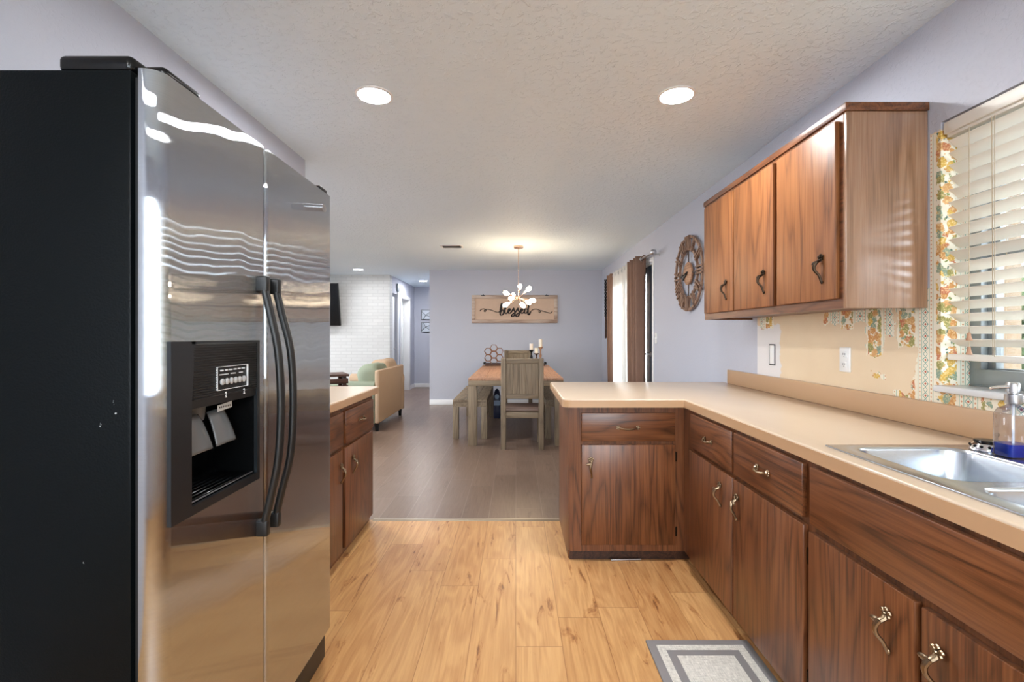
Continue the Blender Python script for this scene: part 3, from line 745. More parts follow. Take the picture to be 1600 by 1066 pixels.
# ------------------------------------------------------------------ cabinet hardware
def pull(mb, o, side, up, out, L=0.105, mirror=1):
    """leafy antique pull: flower on top, leaf, curved grip tapering to a small foot"""
    t = MB(); s = mirror
    for k in range(5):
        a = PI / 2 + 2 * PI * k / 5
        t.blob((0.009 * math.cos(a), L / 2 - 0.010 + 0.009 * math.sin(a), 0.006), (0.0062, 0.0062, 0.004), 1, 8)
    t.blob((0, L / 2 - 0.010, 0.010), (0.004, 0.004, 0.004), 1, 8)
    t.tube([(0, L / 2 - 0.012, 0.002), (0, L / 2 - 0.024, 0.010), (0, L / 2 - 0.030, 0.020)], [0.005, 0.006, 0.006], 8)
    t.blob((-0.010 * s, L / 2 - 0.032, 0.021), (0.015, 0.008, 0.0045), 1, 10, Matrix.Rotation(0.2 * s, 4, 'Z'))
    t.tube(catmull([(0, L / 2 - 0.028, 0.020), (-0.004 * s, L / 2 - 0.046, 0.026), (-0.004 * s, L / 2 - 0.064, 0.024), (0.001, L / 2 - 0.082, 0.013), (0.003 * s, -L / 2 + 0.006, 0.005)], 5),
           [0.0062 - 0.0026 * i / 20 for i in range(21)], 8)
    t.blob((0.003 * s, -L / 2 + 0.006, 0.004), (0.0055, 0.008, 0.004), 1, 8)
    t.xf(Matrix.Diagonal((1.25, 1.0, 1.15, 1.0)))
    t.xf(frame_mtx(o, side, up, out)); return mb._merge(t.b)
def bail(mb, o, side, up, out, L=0.10):
    t = MB()
    for s in (-1, 1):
        for k in range(5):
            a = 2 * PI * k / 5
            t.blob((s * (L / 2 - 0.010) + 0.008 * math.cos(a), 0.008 * math.sin(a), 0.004), (0.0055, 0.0055, 0.0035), 1, 8)
        t.blob((s * (L / 2 - 0.010), 0, 0.009), (0.006, 0.006, 0.006), 1, 8)
    t.tube(catmull([(-L / 2 + 0.012, 0, 0.008), (-L / 4, -0.004, 0.020), (0, -0.006, 0.024), (L / 4, -0.004, 0.020), (L / 2 - 0.012, 0, 0.008)], 5), [0.004 + 0.0016 * math.sin(PI * i / 20) for i in range(21)], 8)
    t.xf(frame_mtx(o, side, up, out)); return mb._merge(t.b)
def hinge(mb, c, d, out):
    x, y, z = c
    e = Vector(d) * 0.008 + Vector(out) * 0.004 + Vector((0, 0, 0.026))
    e = Vector((max(abs(e.x), 0.004), max(abs(e.y), 0.004), e.z))
    mb.box(x - e.x, x + e.x, y - e.y, y + e.y, z - e.z, z + e.z, 0.001, 1)
    q = Vector(c) + Vector(out) * 0.004
    return mb.cyl(q - Vector((0, 0, 0.024)), q + Vector((0, 0, 0.024)), 0.004, 8)

# ------------------------------------------------------------------ right-hand base run (faces look to -x)
XF, XD = 0.95, 0.93         # face frame, door front
ZB, ZT = 0.052, 0.872
PF, PD = 2.69, 2.67         # peninsula face frame, door front
SIDE, UP = (0, -1, 0), (0, 0, 1)
def panel_x(y0, y1, z0, z1, x0, x1): return MB().box(x0, x1, y0, y1, z0, z1, 0.004, 2)
def base_right(name, label, y0, y1, cat='cabinet'):
    t = thing(name, label, cat, ((XF + XR) / 2, (y0 + y1) / 2, 0), 'walnut base cabinets')
    x0 = XF
    mb = MB().box(XF, XF + 0.02, y0, y1, ZB, ZT).box(XF + 0.02, XR - 0.003, y0, y0 + 0.016, ZB, ZT).box(XF + 0.02, XR - 0.003, y1 - 0.016, y1, ZB, ZT).box(XF + 0.02, XR - 0.003, y0 + 0.016, y1 - 0.016, ZB, ZB + 0.016)
    obj('body', mb, 'wood_z', t)
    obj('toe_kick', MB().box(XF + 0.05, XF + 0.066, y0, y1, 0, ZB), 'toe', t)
    return t
ca = base_right('base_cabinet', 'walnut base cabinet with two drawers over two doors in the right run', 1.530, PF)
for (a, b, hy) in ((2.062, 2.545, None), (1.552, 2.040, None)):
    d = obj('drawer', panel_x(a, b, 0.674, 0.852, XD, XF), 'wood_y', ca)
    obj('handle', bail(MB(), (XD, (a + b) / 2, 0.760), SIDE, UP, (-1, 0, 0)), 'brass', d)
for (a, b, hy, mi) in ((2.052, 2.560, 2.165, 1), (1.545, 2.042, 2.000, -1)):
    d = obj('door', panel_x(a, b, 0.062, 0.655, XD, XF), 'wood_z', ca)
    obj('handle', pull(MB(), (XD, hy, 0.545), SIDE, UP, (-1, 0, 0), 0.11, mi), 'brass', d)
    if a < 2:
        for zz in (0.555, 0.16): obj('hinge', hinge(MB(), (XF - 0.004, a - 0.008, zz), (0, 1, 0), (-1, 0, 0)), 'hinge', d)
cb = base_right('base_cabinet', 'walnut sink base cabinet with a long false front over two doors', 0.62, 1.530)
obj('false_front', panel_x(0.66, 1.512, 0.668, 0.852, XD, XF), 'wood_y', cb)
for (a, b, hy, mi) in ((1.113, 1.518, 1.190, 1), (0.67, 1.095, 1.045, 1)):
    d = obj('door', panel_x(a, b, 0.062, 0.645, XD, XF), 'wood_z', cb)
    obj('handle', pull(MB(), (XD, hy, 0.530), SIDE, UP, (-1, 0, 0), 0.11, mi), 'brass', d)
cc = base_right('base_cabinet', 'walnut end base cabinet with one drawer nearest the camera', -0.2, 0.62)
d = obj('drawer', panel_x(-0.18, 0.60, 0.674, 0.852, XD, XF), 'wood_y', cc); obj('handle', bail(MB(), (XD, 0.2, 0.76), SIDE, UP, (-1, 0, 0)), 'brass', d)
d = obj('door', panel_x(-0.18, 0.60, 0.062, 0.655, XD, XF), 'wood_z', cc); obj('handle', pull(MB(), (XD, 0.54, 0.545), SIDE, UP, (-1, 0, 0), 0.11), 'brass', d)

# peninsula cabinet (face looks to -y)
pc = thing('base_cabinet', 'walnut peninsula cabinet with one drawer over one door', 'cabinet', (0.95, 3.0, 0), 'walnut base cabinets')
mb = MB().box(0.30, XF, PF, PF + 0.02, ZB, ZT).box(0.32, XR - 0.003, YK - 0.012, YK, ZB, ZT).box(XF, XR - 0.003, PF + 0.003, PF + 0.018, ZB, ZT).box(0.32, XR - 0.02, PF + 0.02, YK - 0.012, ZB, ZB + 0.016)
obj('body', mb, 'wood_z', pc)
obj('side_panel', MB().box(0.298, 0.318, PF + 0.021, YK, 0.002, ZT, 0.002), 'wood_z', pc)
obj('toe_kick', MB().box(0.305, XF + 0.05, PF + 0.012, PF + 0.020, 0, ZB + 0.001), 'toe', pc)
d = obj('drawer', MB().box(0.368, 0.894, PD, PF, 0.674, 0.834, 0.004), 'wood_x', pc)
obj('handle', bail(MB(), (0.628, PD, 0.752), (1, 0, 0), UP, (0, -1, 0), 0.13), 'brass', d)
d = obj('door', MB().box(0.368, 0.894, PD, PF, 0.094, 0.655, 0.004), 'wood_z', pc)
obj('handle', pull(MB(), (0.420, PD, 0.527), (1, 0, 0), UP, (0, -1, 0), 0.115), 'brass', d)
for zz in (0.585, 0.165): obj('hinge', hinge(MB(), (0.900, PF - 0.004, zz), (1, 0, 0), (0, -1, 0)), 'hinge', d)

tag(obj('metal_rod', MB().cyl((0.535, 2.682, 0.005), (0.705, 2.690, 0.005), 0.0045, 10), 'silver'), 'thin silver metal rod lying on the floor against the peninsula toe board', 'rod')

# countertop (L shape) with backsplash, hole for the sink
XC, PY, PYB, XE = 0.935, 2.645, 3.645, 0.262
def rcorner(c, r, a0, a1, n=6): return [(c[0] + r * math.cos(math.radians(a0 + (a1 - a0) * i / n)), c[1] + r * math.sin(math.radians(a0 + (a1 - a0) * i / n))) for i in range(n + 1)]
def topshape(ins=0.0):
    e = ins
    return [(XR - 0.001, -0.2), (XC + e, -0.2)] + [(XC + e, PY + e)] + rcorner((XE + 0.05, PY + 0.05), 0.05 - e, 270, 180) + rcorner((XE + 0.03, PYB - 0.03), 0.03 - e, 180, 90) + [(XR - 0.001, PYB - e)]
ct = thing('countertop', 'beige laminate countertop wrapping from the sink run onto the peninsula', 'countertop', (1.2, 2.6, ZT))
mb = MB().prism(topshape(), ZT + 0.002, 0.914, 'z')
topo = obj('top', mb, 'counter', ct)
md = topo.modifiers.new('roll', 'BEVEL'); md.width = 0.006; md.segments = 3; md.limit_method = 'ANGLE'; md.angle_limit = math.radians(60)
SX0, SX1, SY0, SY1 = 0.985, 1.500, 0.705, 1.520
lc = root_loc(topo)
cut(topo, MB().box(SX0 + 0.02, SX1 - 0.02, SY0 + 0.02, SY1 - 0.02, 0.7, 1.1).xf(Matrix.Translation(-lc)))
# the tan edge band is a thin strip of its own
def strip_along(pts, z0, z1, th):
    mb = MB(); P = [Vector((p[0], p[1], 0)) for p in pts]; k = len(P); lo, hi = [], []
    nrm = []
    for i in range(k):
        d = (P[min(i + 1, k - 1)] - P[max(i - 1, 0)]).normalized(); nrm.append(Vector((d.y, -d.x, 0)))
    rows = []
    for i in range(k):
        o = P[i] + nrm[i] * th
        rows.append([mb.b.verts.new((P[i].x, P[i].y, z0)), mb.b.verts.new((P[i].x, P[i].y, z1)), mb.b.verts.new((o.x, o.y, z1)), mb.b.verts.new((o.x, o.y, z0))])
    for i in range(k - 1):
        for j in range(4): mb.b.faces.new((rows[i][j], rows[i + 1][j], rows[i + 1][(j + 1) % 4], rows[i][(j + 1) % 4]))
    mb.b.faces.new(rows[0]); mb.b.faces.new(rows[-1])
    bmesh.ops.recalc_face_normals(mb.b, faces=mb.b.faces); return mb
pts = topshape()[1:-1]
edge = strip_along(pts, ZT - 0.004, 0.9075, -0.0025)
obj('edge_band', edge, 'counter_edge', ct, label='tan laminate edge band')
obj('backsplash', MB().box(XR - 0.021, XR - 0.001, -0.2, 3.53, 0.9145, 1.016, 0.003), 'counter_edge', ct, label='tan laminate backsplash against the wall')

# ------------------------------------------------------------------ sink
sk = thing('sink', 'stainless steel double bowl sink set into the countertop', 'sink', (1.24, 1.1, 0.914))
bowls = ((1.035, 1.372, 1.130, 1.485), (1.035, 1.372, 0.740, 1.090))
rim = obj('rim', MB().box(SX0, SX1, SY0, SY1, 0.9135, 0.9195, 0.0025, 2), 'sink_steel', sk)
def rr(x0, x1, y0, y1, r, n=6):
    return rcorner((x1 - r, y1 - r), r, 0, 90, n) + rcorner((x0 + r, y1 - r), r, 90, 180, n) + rcorner((x0 + r, y0 + r), r, 180, 270, n) + rcorner((x1 - r, y0 + r), r, 270, 360, n)
lc = root_loc(rim)
cut(rim, *[MB().prism(rr(*b, 0.06), 0.8, 1.1).xf(Matrix.Translation(-lc)) for b in bowls])
for b in bowls:
    mb = MB(); rows = []
    cx, cy = (b[0] + b[1]) / 2, (b[2] + b[3]) / 2
    prof = [(0.0, 0.9197, 0.06), (0.004, 0.917, 0.058), (0.007, 0.910, 0.056), (0.012, 0.80, 0.055), (0.02, 0.765, 0.055), (0.05, 0.748, 0.05), (0.12, 0.742, 0.03), (0.145, 0.738, 0.02)]
    for (ins, z, r) in prof: rows.append([mb.b.verts.new((p[0], p[1], z)) for p in rr(b[0] + ins, b[1] - ins, b[2] + ins, b[3] - ins, r)])
    k = len(rows[0])
    for i in range(len(rows) - 1):
        for j in range(k): mb.b.faces.new((rows[i][j], rows[i][(j + 1) % k], rows[i + 1][(j + 1) % k], rows[i + 1][j]))
    mb.b.faces.new(rows[-1])
    bmesh.ops.recalc_face_normals(mb.b, faces=mb.b.faces); bmesh.ops.reverse_faces(mb.b, faces=mb.b.faces)
    bo = obj('bowl', mb, 'sink_steel', sk)
    obj('drain', MB().lathe([(0.05, 0), (0.05, 0.004), (0.04, 0.005), (0.035, 0.0)], (cx, cy, 0.7385), 24), 'chrome', bo)
# basket strainer lying on the deck
st = thing('sink_strainer', 'chrome sink strainer with a black stopper at the corner of the sink deck', 'strainer', (1.425, 1.440, 0.9195))
obj('rim', MB().lathe([(0.040, 0), (0.043, 0.003), (0.040, 0.014), (0.034, 0.022), (0.030, 0.024)], (1.425, 1.440, 0.9196), 28), 'chrome', st)
mb = MB()
for k in range(14):
    a = 2 * PI * k / 14; mb.blob((1.425 + 0.0385 * math.cos(a), 1.440 + 0.0385 * math.sin(a), 0.934), (0.0045, 0.0045, 0.0045), 1, 8)
obj('perforation', mb, 'black_gloss', st)
obj('stopper', MB().lathe([(0.030, 0.0), (0.033, 0.004), (0.031, 0.008), (0.010, 0.010)], (1.425, 1.440, 0.9435), 28), 'black_gloss', st)
obj('knob', MB().lathe([(0.003, 0), (0.003, 0.010), (0.006, 0.014), (0.0065, 0.019), (0.004, 0.023)], (1.437, 1.425, 0.9535), 14), 'brass', st)
# soap pump
sb = thing('soap_dispenser', 'clear soap pump bottle with blue liquid at the back of the sink', 'soap dispenser', (1.425, 1.366, 0.9195))
bx0, bx1, by0, by1 = 1.388, 1.462, 1.336, 1.396
prof = [(0.003, 0.9205, 0.012), (0.0, 0.925, 0.014), (0.0, 1.040, 0.014), (0.006, 1.058, 0.014), (0.018, 1.066, 0.010), (0.024, 1.072, 0.006)]
def loft(x0, x1, y0, y1, prof, cap0=True, cap1=True):
    mb = MB(); rows = [[mb.b.verts.new((p[0], p[1], z)) for p in rr(x0 + i, x1 - i, y0 + i, y1 - i, r, 4)] for (i, z, r) in prof]; k = len(rows[0])
    for i in range(len(rows) - 1):
        for j in range(k): mb.b.faces.new((rows[i][j], rows[i][(j + 1) % k], rows[i + 1][(j + 1) % k], rows[i + 1][j]))
    if cap0: mb.b.faces.new(rows[0])
    if cap1: mb.b.faces.new(rows[-1])
    bmesh.ops.recalc_face_normals(mb.b, faces=mb.b.faces); return mb
obj('bottle', loft(bx0, bx1, by0, by1, prof), 'bottle', sb)
obj('liquid', loft(bx0 + 0.003, bx1 - 0.003, by0 + 0.003, by1 - 0.003, [(0.002, 0.9225, 0.010), (0.0, 0.926, 0.012), (0.0, 0.958, 0.012)]), 'blue_liquid', sb)
pcx, pcy = 1.425, 1.366
pp = obj('pump', MB().lathe([(0.018, 0), (0.019, 0.004), (0.019, 0.026), (0.012, 0.028), (0.012, 0.032), (0.016, 0.033), (0.016, 0.056), (0.013, 0.060)], (pcx, pcy, 1.0722), 20), 'silver', sb)
obj('nozzle', MB().tube([(pcx - 0.010, pcy, 1.120), (pcx - 0.040, pcy + 0.004, 1.119), (pcx - 0.060, pcy + 0.006, 1.115)], [0.006, 0.0045, 0.0035], 10), 'chrome', pp)
obj('dip_tube', MB().cyl((pcx, pcy, 0.935), (pcx, pcy, 1.07), 0.003, 8), 'print_white', sb)
o = obj('label_band', MB().prism([(1.430, 0.99), (1.436, 1.030), (1.446, 1.045), (1.458, 1.030), (1.459, 0.985), (1.445, 0.972)], by0 - 0.0014, by0 - 0.0004, 'y'), 'teal_label', sb, label='blue swirl printed on the bottle')

# ------------------------------------------------------------------ wall cabinet
UXF, UXD, UY0, UY1, UZ0, UZ1 = 1.270, 1.250, 1.832, 3.205, 1.373, 2.130
uc = thing('wall_cabinet', 'walnut wall cabinet with three doors hung above the right counter', 'cabinet', (1.43, 2.5, UZ0))
mb = MB().box(UXF, UXF + 0.02, UY0 + 0.018, UY1, UZ0, UZ1).box(UXF + 0.02, XR - 0.002, UY1 - 0.016, UY1, UZ0, UZ1).box(UXF + 0.02, XR - 0.002, UY0 + 0.018, UY1 - 0.016, UZ0 + 0.012, UZ0 + 0.026).box(UXF + 0.02, XR - 0.002, UY0 + 0.018, UY1 - 0.016, UZ1 - 0.014, UZ1)
obj('body', mb, 'wood_y', uc)
M['wood_gloss_lit'] = wood('varnished_walnut_lit_side', 2, C(116, 84, 62), C(146, 110, 84), C(166, 130, 104), 0.22, rings=30, spec=0.9)  # varnished walnut, its colour paled for the window light on this side
obj('side_panel', MB().box(UXF, XR - 0.002, UY0, UY0 + 0.018, UZ0, UZ1, 0.001), 'wood_gloss_lit', uc)
obj('cornice', MB().box(UXF - 0.008, XR - 0.001, UY0 - 0.008, UY1 + 0.004, UZ1 + 0.001, 2.163, 0.003), 'wood_y', uc)
M['wood_door'] = wood('walnut_lit_upper_door', 2, C(100, 60, 32), C(134, 84, 47), C(154, 102, 62), 0.44, rings=40, spec=0.35)  # paler than the base walnut: downlight on the upper doors put into the colour
for (a, b) in ((1.868, 2.288), (2.322, 2.735), (2.752, 3.168)):
    d = obj('door', MB().box(UXD, UXF, a, b, 1.412, 2.108, 0.004), 'wood_door', uc)
    obj('handle', pull(MB(), (UXD, a + 0.078, 1.537), SIDE, UP, (-1, 0, 0), 0.118), 'hinge', d)

# wall outlet and the bare box
ol = thing('wall_outlet', 'white duplex wall outlet on the stripped tan wall under the cabinet', 'outlet', (XR, 2.29, 1.152))
obj('plate', MB().box(XR - 0.007, XR, 2.253, 2.327, 1.093, 1.211, 0.003), 'white_plastic', ol)
for zc in (1.176, 1.128):
    s = obj('socket', MB().box(XR - 0.0095, XR - 0.0065, 2.274, 2.306, zc - 0.015, zc + 0.015, 0.004), 'white_plastic', ol)
    obj('slot', MB().box(XR - 0.0100, XR - 0.0092, 2.282, 2.285, zc - 0.002, zc + 0.008).box(XR - 0.0100, XR - 0.0092, 2.295, 2.298, zc - 0.002, zc + 0.008).box(XR - 0.0100, XR - 0.0092, 2.288, 2.292, zc - 0.010, zc - 0.006), 'black_matte', s)
bb = thing('switch_box', 'bare switch box without its cover in the white primed patch', 'switch', (XR, 2.945, 1.15))
obj('surround', MB().box(XR - 0.0025, XR, 2.912, 2.978, 1.085, 1.215), 'black_matte', bb)
obj('insert', MB().box(XR - 0.006, XR - 0.002, 2.918, 2.970, 1.092, 1.208, 0.002), 'white_plastic', bb)

# ------------------------------------------------------------------ left counter and cabinet (face looks to +x)
LXF, LXD = -0.985, -0.965
lcab = thing('base_cabinet', 'walnut base cabinet beyond the fridge with two drawers and two doors', 'cabinet', (-1.2, 2.6, 0), 'walnut base cabinets')
mb = MB().box(LXF - 0.02, LXF, 1.92, 3.27, ZB, ZT).box(XL + 0.002, LXF - 0.02, 3.254, 3.27, ZB, ZT).box(XL + 0.002, LXF - 0.02, 1.92, 1.936, ZB, ZT).box(XL + 0.002, LXF - 0.02, 1.936, 3.254, ZB, ZB + 0.016)
obj('body', mb, 'wood_z', lcab)
obj('toe_kick', MB().box(LXF - 0.03, LXF - 0.02, 1.92, 3.27, 0, ZB), 'wood_y', lcab)
for (a, b) in ((2.712, 3.236), (2.05, 2.672)):
    d = obj('drawer', MB().box(LXF, LXD, a, b, 0.650, 0.838, 0.004), 'wood_y', lcab)
    obj('handle', bail(MB(), (LXD, (a + b) / 2, 0.752), (0, 1, 0), UP, (1, 0, 0), 0.10), 'brass', d)
for (a, b, hy) in ((2.705, 3.222, 2.82), (2.15, 2.660, 2.625)):
    d = obj('door', MB().box(LXF, LXD, a, b, 0.062, 0.630, 0.004), 'wood_z', lcab)
    obj('handle', pull(MB(), (LXD, hy, 0.505), (0, 1, 0), UP, (1, 0, 0), 0.11), 'brass', d)
lct = thing('countertop', 'short beige laminate countertop beyond the fridge on the left', 'countertop', (-1.2, 2.6, ZT))
pl = [(XL + 0.001, 1.90), (-0.958, 1.90)] + rcorner((-0.958 - 0.02, 3.335 - 0.02), 0.02, 0, 90) + [(XL + 0.001, 3.335)]
lt = obj('top', MB().prism(pl, ZT + 0.002, 0.914, 'z'), 'counter', lct)
md = lt.modifiers.new('roll', 'BEVEL'); md.width = 0.006; md.segments = 3; md.limit_method = 'ANGLE'; md.angle_limit = math.radians(60)
obj('edge_band', strip_along(pl[1:], ZT - 0.004, 0.9075, 0.0025), 'counter_edge', lct, label='tan laminate edge band')

# ------------------------------------------------------------------ refrigerator
FX, FZ0, FZ1 = -0.715, 0.146, 1.803
fr = thing('refrigerator', 'stainless side by side refrigerator with black sides and ice dispenser', 'refrigerator', (-1.1, 1.41, 0))
case = obj('case', MB().box(-1.425, -0.773, 0.957, 1.862, 0.02, 1.802, 0.006), 'fridge_black', fr)
obj('gasket', MB().box(-0.7725, -0.757, 0.968, 1.352, FZ0 + 0.01, FZ1 - 0.012).box(-0.7725, -0.757, 1.376, 1.852, FZ0 + 0.01, FZ1 - 0.012), 'gasket', fr)
obj('grille', MB().box(-0.772, -0.742, 0.96, 1.86, 0.015, 0.125, 0.008), 'black_matte', fr)
obj('hinge_cover', MB().box(-0.93, -0.778, 0.965, 1.06, 1.8025, 1.838, 0.012, 3), 'black_gloss', fr)
obj('hinge_cover', MB().box(-0.775, -0.725, 0.985, 1.10, 1.8035, 1.826, 0.011, 3), 'black_gloss', fr)
obj('hinge_cover', MB().box(-0.80, -0.73, 1.78, 1.85, 1.8035, 1.830, 0.008, 3), 'black_gloss', fr)
obj('foot', MB().cyl((-0.80, 1.0, 0), (-0.80, 1.0, 0.022), 0.02), 'black_matte', fr); obj('foot', MB().cyl((-0.80, 1.82, 0), (-0.80, 1.82, 0.022), 0.02), 'black_matte', fr)
obj('foot', MB().cyl((-1.38, 1.0, 0), (-1.38, 1.0, 0.022), 0.02), 'black_matte', fr); obj('foot', MB().cyl((-1.38, 1.82, 0), (-1.38, 1.82, 0.022), 0.02), 'black_matte', fr)
def door_prof(y0, y1, r0, r1):
    return [(-0.7565, y0), ] + rcorner((FX - r0, y0 + r0), r0, 270, 360, 8) + rcorner((FX - r1, y1 - r1), r1, 0, 90, 8) + [(-0.7565, y1)]
fd = obj('freezer_door', MB().prism(door_prof(0.955, 1.360, 0.034, 0.012), FZ0, FZ1, 'z'), 'steel', fr)
rd = obj('fridge_door', MB().prism(door_prof(1.368, 1.8625, 0.012, 0.034), FZ0, FZ1, 'z'), 'steel', fr)
lc = root_loc(fd)
DY0, DY1, DZ0, DZ1 = 0.979, 1.318, 0.872, 1.254      # dispenser outline
RY0, RY1, RZ0, RZ1 = 1.042, 1.306, 0.892, 1.112      # recess
def cutbox(*a): return MB().box(*a).xf(Matrix.Translation(-lc))
cut(fd, cutbox(-0.85, -0.6, RY0 - 0.01, RY1 + 0.005, RZ0 - 0.01, 1.24))
cut(case, cutbox(-0.86, -0.6, RY0 - 0.01, RY1 + 0.005, RZ0 - 0.01, 1.24))
gk = [o for o in fr.children if o.name.startswith('gasket')][0]
cut(gk, cutbox(-0.85, -0.6, RY0 - 0.01, RY1 + 0.005, RZ0 - 0.01, 1.24))
# dispenser
mb = MB()
xo = FX + 0.007
mb.prism([(DY0, DZ0), (DY0, DZ1), (RY0 + 0.012, DZ1), (RY0, RZ1), (RY0, RZ0), (RY0, DZ0)], FX - 0.002, xo, 'x')
mb.box(FX - 0.002, xo, RY1, DY1, DZ0, DZ1).box(FX - 0.002, xo, RY0, RY1, DZ0, RZ0)
mb.box(FX - 0.002, xo, RY0, RY1, DZ1 - 0.006, DZ1)
dp = obj('dispenser', mb, 'black_panel', fr, label='black ice and water dispenser')
mb = MB()       # liner: back, sides, floor, roof
mb.box(-0.845, -0.840, RY0 - 0.006, RY1 + 0.003, RZ0 - 0.006, 1.12).box(-0.84, FX - 0.002, RY0 - 0.006, RY0 - 0.001, RZ0 - 0.006, 1.12).box(-0.84, FX - 0.002, RY1 - 0.002, RY1 + 0.003, RZ0 - 0.006, 1.12).box(-0.84, FX - 0.002, RY0, RY1 - 0.002, RZ0 - 0.006, RZ0 - 0.001)
obj('recess_liner', mb, 'black_gloss', dp)
# control panel: ribbed, leaning back towards the recess
mb = MB().prism([(xo - 0.002, 1.247), (FX - 0.008, 1.247), (FX - 0.05, 1.102), (FX - 0.022, 1.098), (xo - 0.004, 1.104)], RY0 + 0.001, RY1 - 0.001, 'y')
for i in range(21):
    z = 1.240 - i * 0.0058
    segs = ((RY0 + 0.006, RY1 - 0.004),) if z > 1.196 or z < 1.128 else ((RY0 + 0.006, 1.128), (1.262, RY1 - 0.004))
    for a, b in segs: mb.box(xo - 0.004, xo + 0.0006, a, b, z - 0.0014, z + 0.0014, 0.0006, 1)
cp = obj('control_panel', mb, 'black_matte', dp)
mb = MB(); a, b, c, d = 1.130, 1.260, 1.135, 1.192
mb.box(xo - 0.003, xo + 0.0012, a, b, c, c + 0.0012).box(xo - 0.003, xo + 0.0012, a, b, d - 0.0012, d).box(xo - 0.003, xo + 0.0012, a, a + 0.0012, c, d).box(xo - 0.003, xo + 0.0012, b - 0.0012, b, c, d)
for k in range(6):
    y = 1.150 + k * 0.018; mb.box(xo - 0.003, xo + 0.001, y - 0.004, y + 0.004, 1.181, 1.184)
for (y, w_) in ((1.150, 0.007), (1.168, 0.006), (1.196, 0.008), (1.230, 0.006)): mb.box(xo - 0.003, xo + 0.001, y - w_, y + w_, 1.1715, 1.1735)
obj('markings', mb, 'print_white', dp)
mb = MB()
for (y, z) in ((1.165, 1.122), (1.243, 1.122)):
    mb.tube(catmull([(xo, y - 0.004, z + 0.004), (xo, y, z + 0.007), (xo, y + 0.001, z + 0.002), (xo, y - 0.001, z - 0.002), (xo, y + 0.003, z - 0.006), (xo, y - 0.004, z - 0.005)], 4), 0.0009, 6)
obj('symbols', mb, 'print_white', dp)
for k in range(6):
    y = 1.150 + k * 0.018
    obj('button', MB().lathe([(0.0078, 0), (0.0078, 0.003), (0.006, 0.0045), (0.0, 0.0048)], (xo - 0.001, y, 1.155), 18, Matrix.Rotation(PI / 2, 4, 'Y')), 'button_grey', dp)
obj('sticker', MB().prism([(1.190, 1.076), (1.250, 1.080), (1.250, 1.096), (1.190, 1.092)], FX - 0.030, FX - 0.029, 'x'), 'print_white', dp)
mb = MB()
for k in range(7): mb.box(FX - 0.0289, FX - 0.0286, 1.196 + k * 0.0072, 1.200 + k * 0.0072, 1.084, 1.088)
obj('sticker_print', mb, 'black_paint', dp)
for (y, dx) in ((1.112, 0.010), (1.215, 0.006)):
    mt = Matrix.Translation((FX - 0.045 + dx, y, 1.034)) @ Matrix.Rotation(math.radians(-26), 4, 'Y')
    mb = MB().grid(lambda u, v, mt=mt: mt @ Vector((0.016 * math.cos((u - 0.5) * 2.2) - 0.010 * (1 - v) ** 2, (u - 0.5) * 0.082 * (0.80 + 0.2 * (1 - v)), (v - 0.5) * 0.088)), 14, 12)
    pd = obj('paddle', mb, 'grey_plastic', dp, smooth=True); solidify(pd, 0.004)
obj('ice_chute', MB().lathe([(0.030, 0.0), (0.034, 0.03), (0.046, 0.06)], (FX - 0.072, 1.150, 1.062), 20), 'grey_plastic', dp)
mb = MB()
for k in range(6): mb.box(FX - 0.095 + k * 0.016, FX - 0.088 + k * 0.016, RY0 + 0.006, RY1 - 0.008, RZ0, RZ0 + 0.008, 0.002, 1)
obj('drip_tray', mb, 'black_gloss', dp)
obj('tray_edge', MB().tube([(FX - 0.004, RY0 + 0.004, RZ0 + 0.004), (FX - 0.004, RY1 - 0.006, RZ0 + 0.004)], 0.0018, 8), 'silver', dp)
# door handles
def fhandle(parent, y, bulge):
    mb = MB(); zt, zb_ = 1.432, 0.712
    for z0, z1 in ((zt - 0.045, zt), (zb_, zb_ + 0.045)): mb.box(FX - 0.002, FX + 0.030, y - 0.011, y + 0.011, z0, z1, 0.005, 3)
    P, rr_ = [], []
    zs = catmull([(FX + 0.020, y, zt - 0.040), (FX + 0.034, y, zt - 0.10), (FX + bulge - 0.008, y, zt - 0.21), (FX + bulge, y, (zt + zb_) / 2), (FX + bulge - 0.008, y, zb_ + 0.21), (FX + 0.034, y, zb_ + 0.10), (FX + 0.020, y, zb_ + 0.040)], 8)
    mb.tube(zs, 0.0125, 12, flat=0.8)
    return obj('handle', mb, 'black_matte', parent)
fhandle(fd, 1.322, 0.064); fhandle(rd, 1.386, 0.068)
obj('badge', MB().lathe([(0.019, 0), (0.019, 0.002), (0.016, 0.003), (0.0, 0.0026)], (0, 0, 0), 28).xf(Matrix.Translation((FX - 0.0005, 1.776, 1.742)) @ Matrix.Rotation(PI / 2, 4, 'Y') @ Matrix.Diagonal((0.72, 1, 1, 1))), 'silver', rd)

# ------------------------------------------------------------------ kitchen mat
mt_ = obj('floor_mat', MB().box(0.535, 0.955, 1.13, 1.97, 0.001, 0.011, 0.004), 'mat'); tag(mt_, 'grey and cream banded kitchen mat on the floor before the sink', 'mat')
center_origin(mt_, (0.745, 1.55, 0.0))

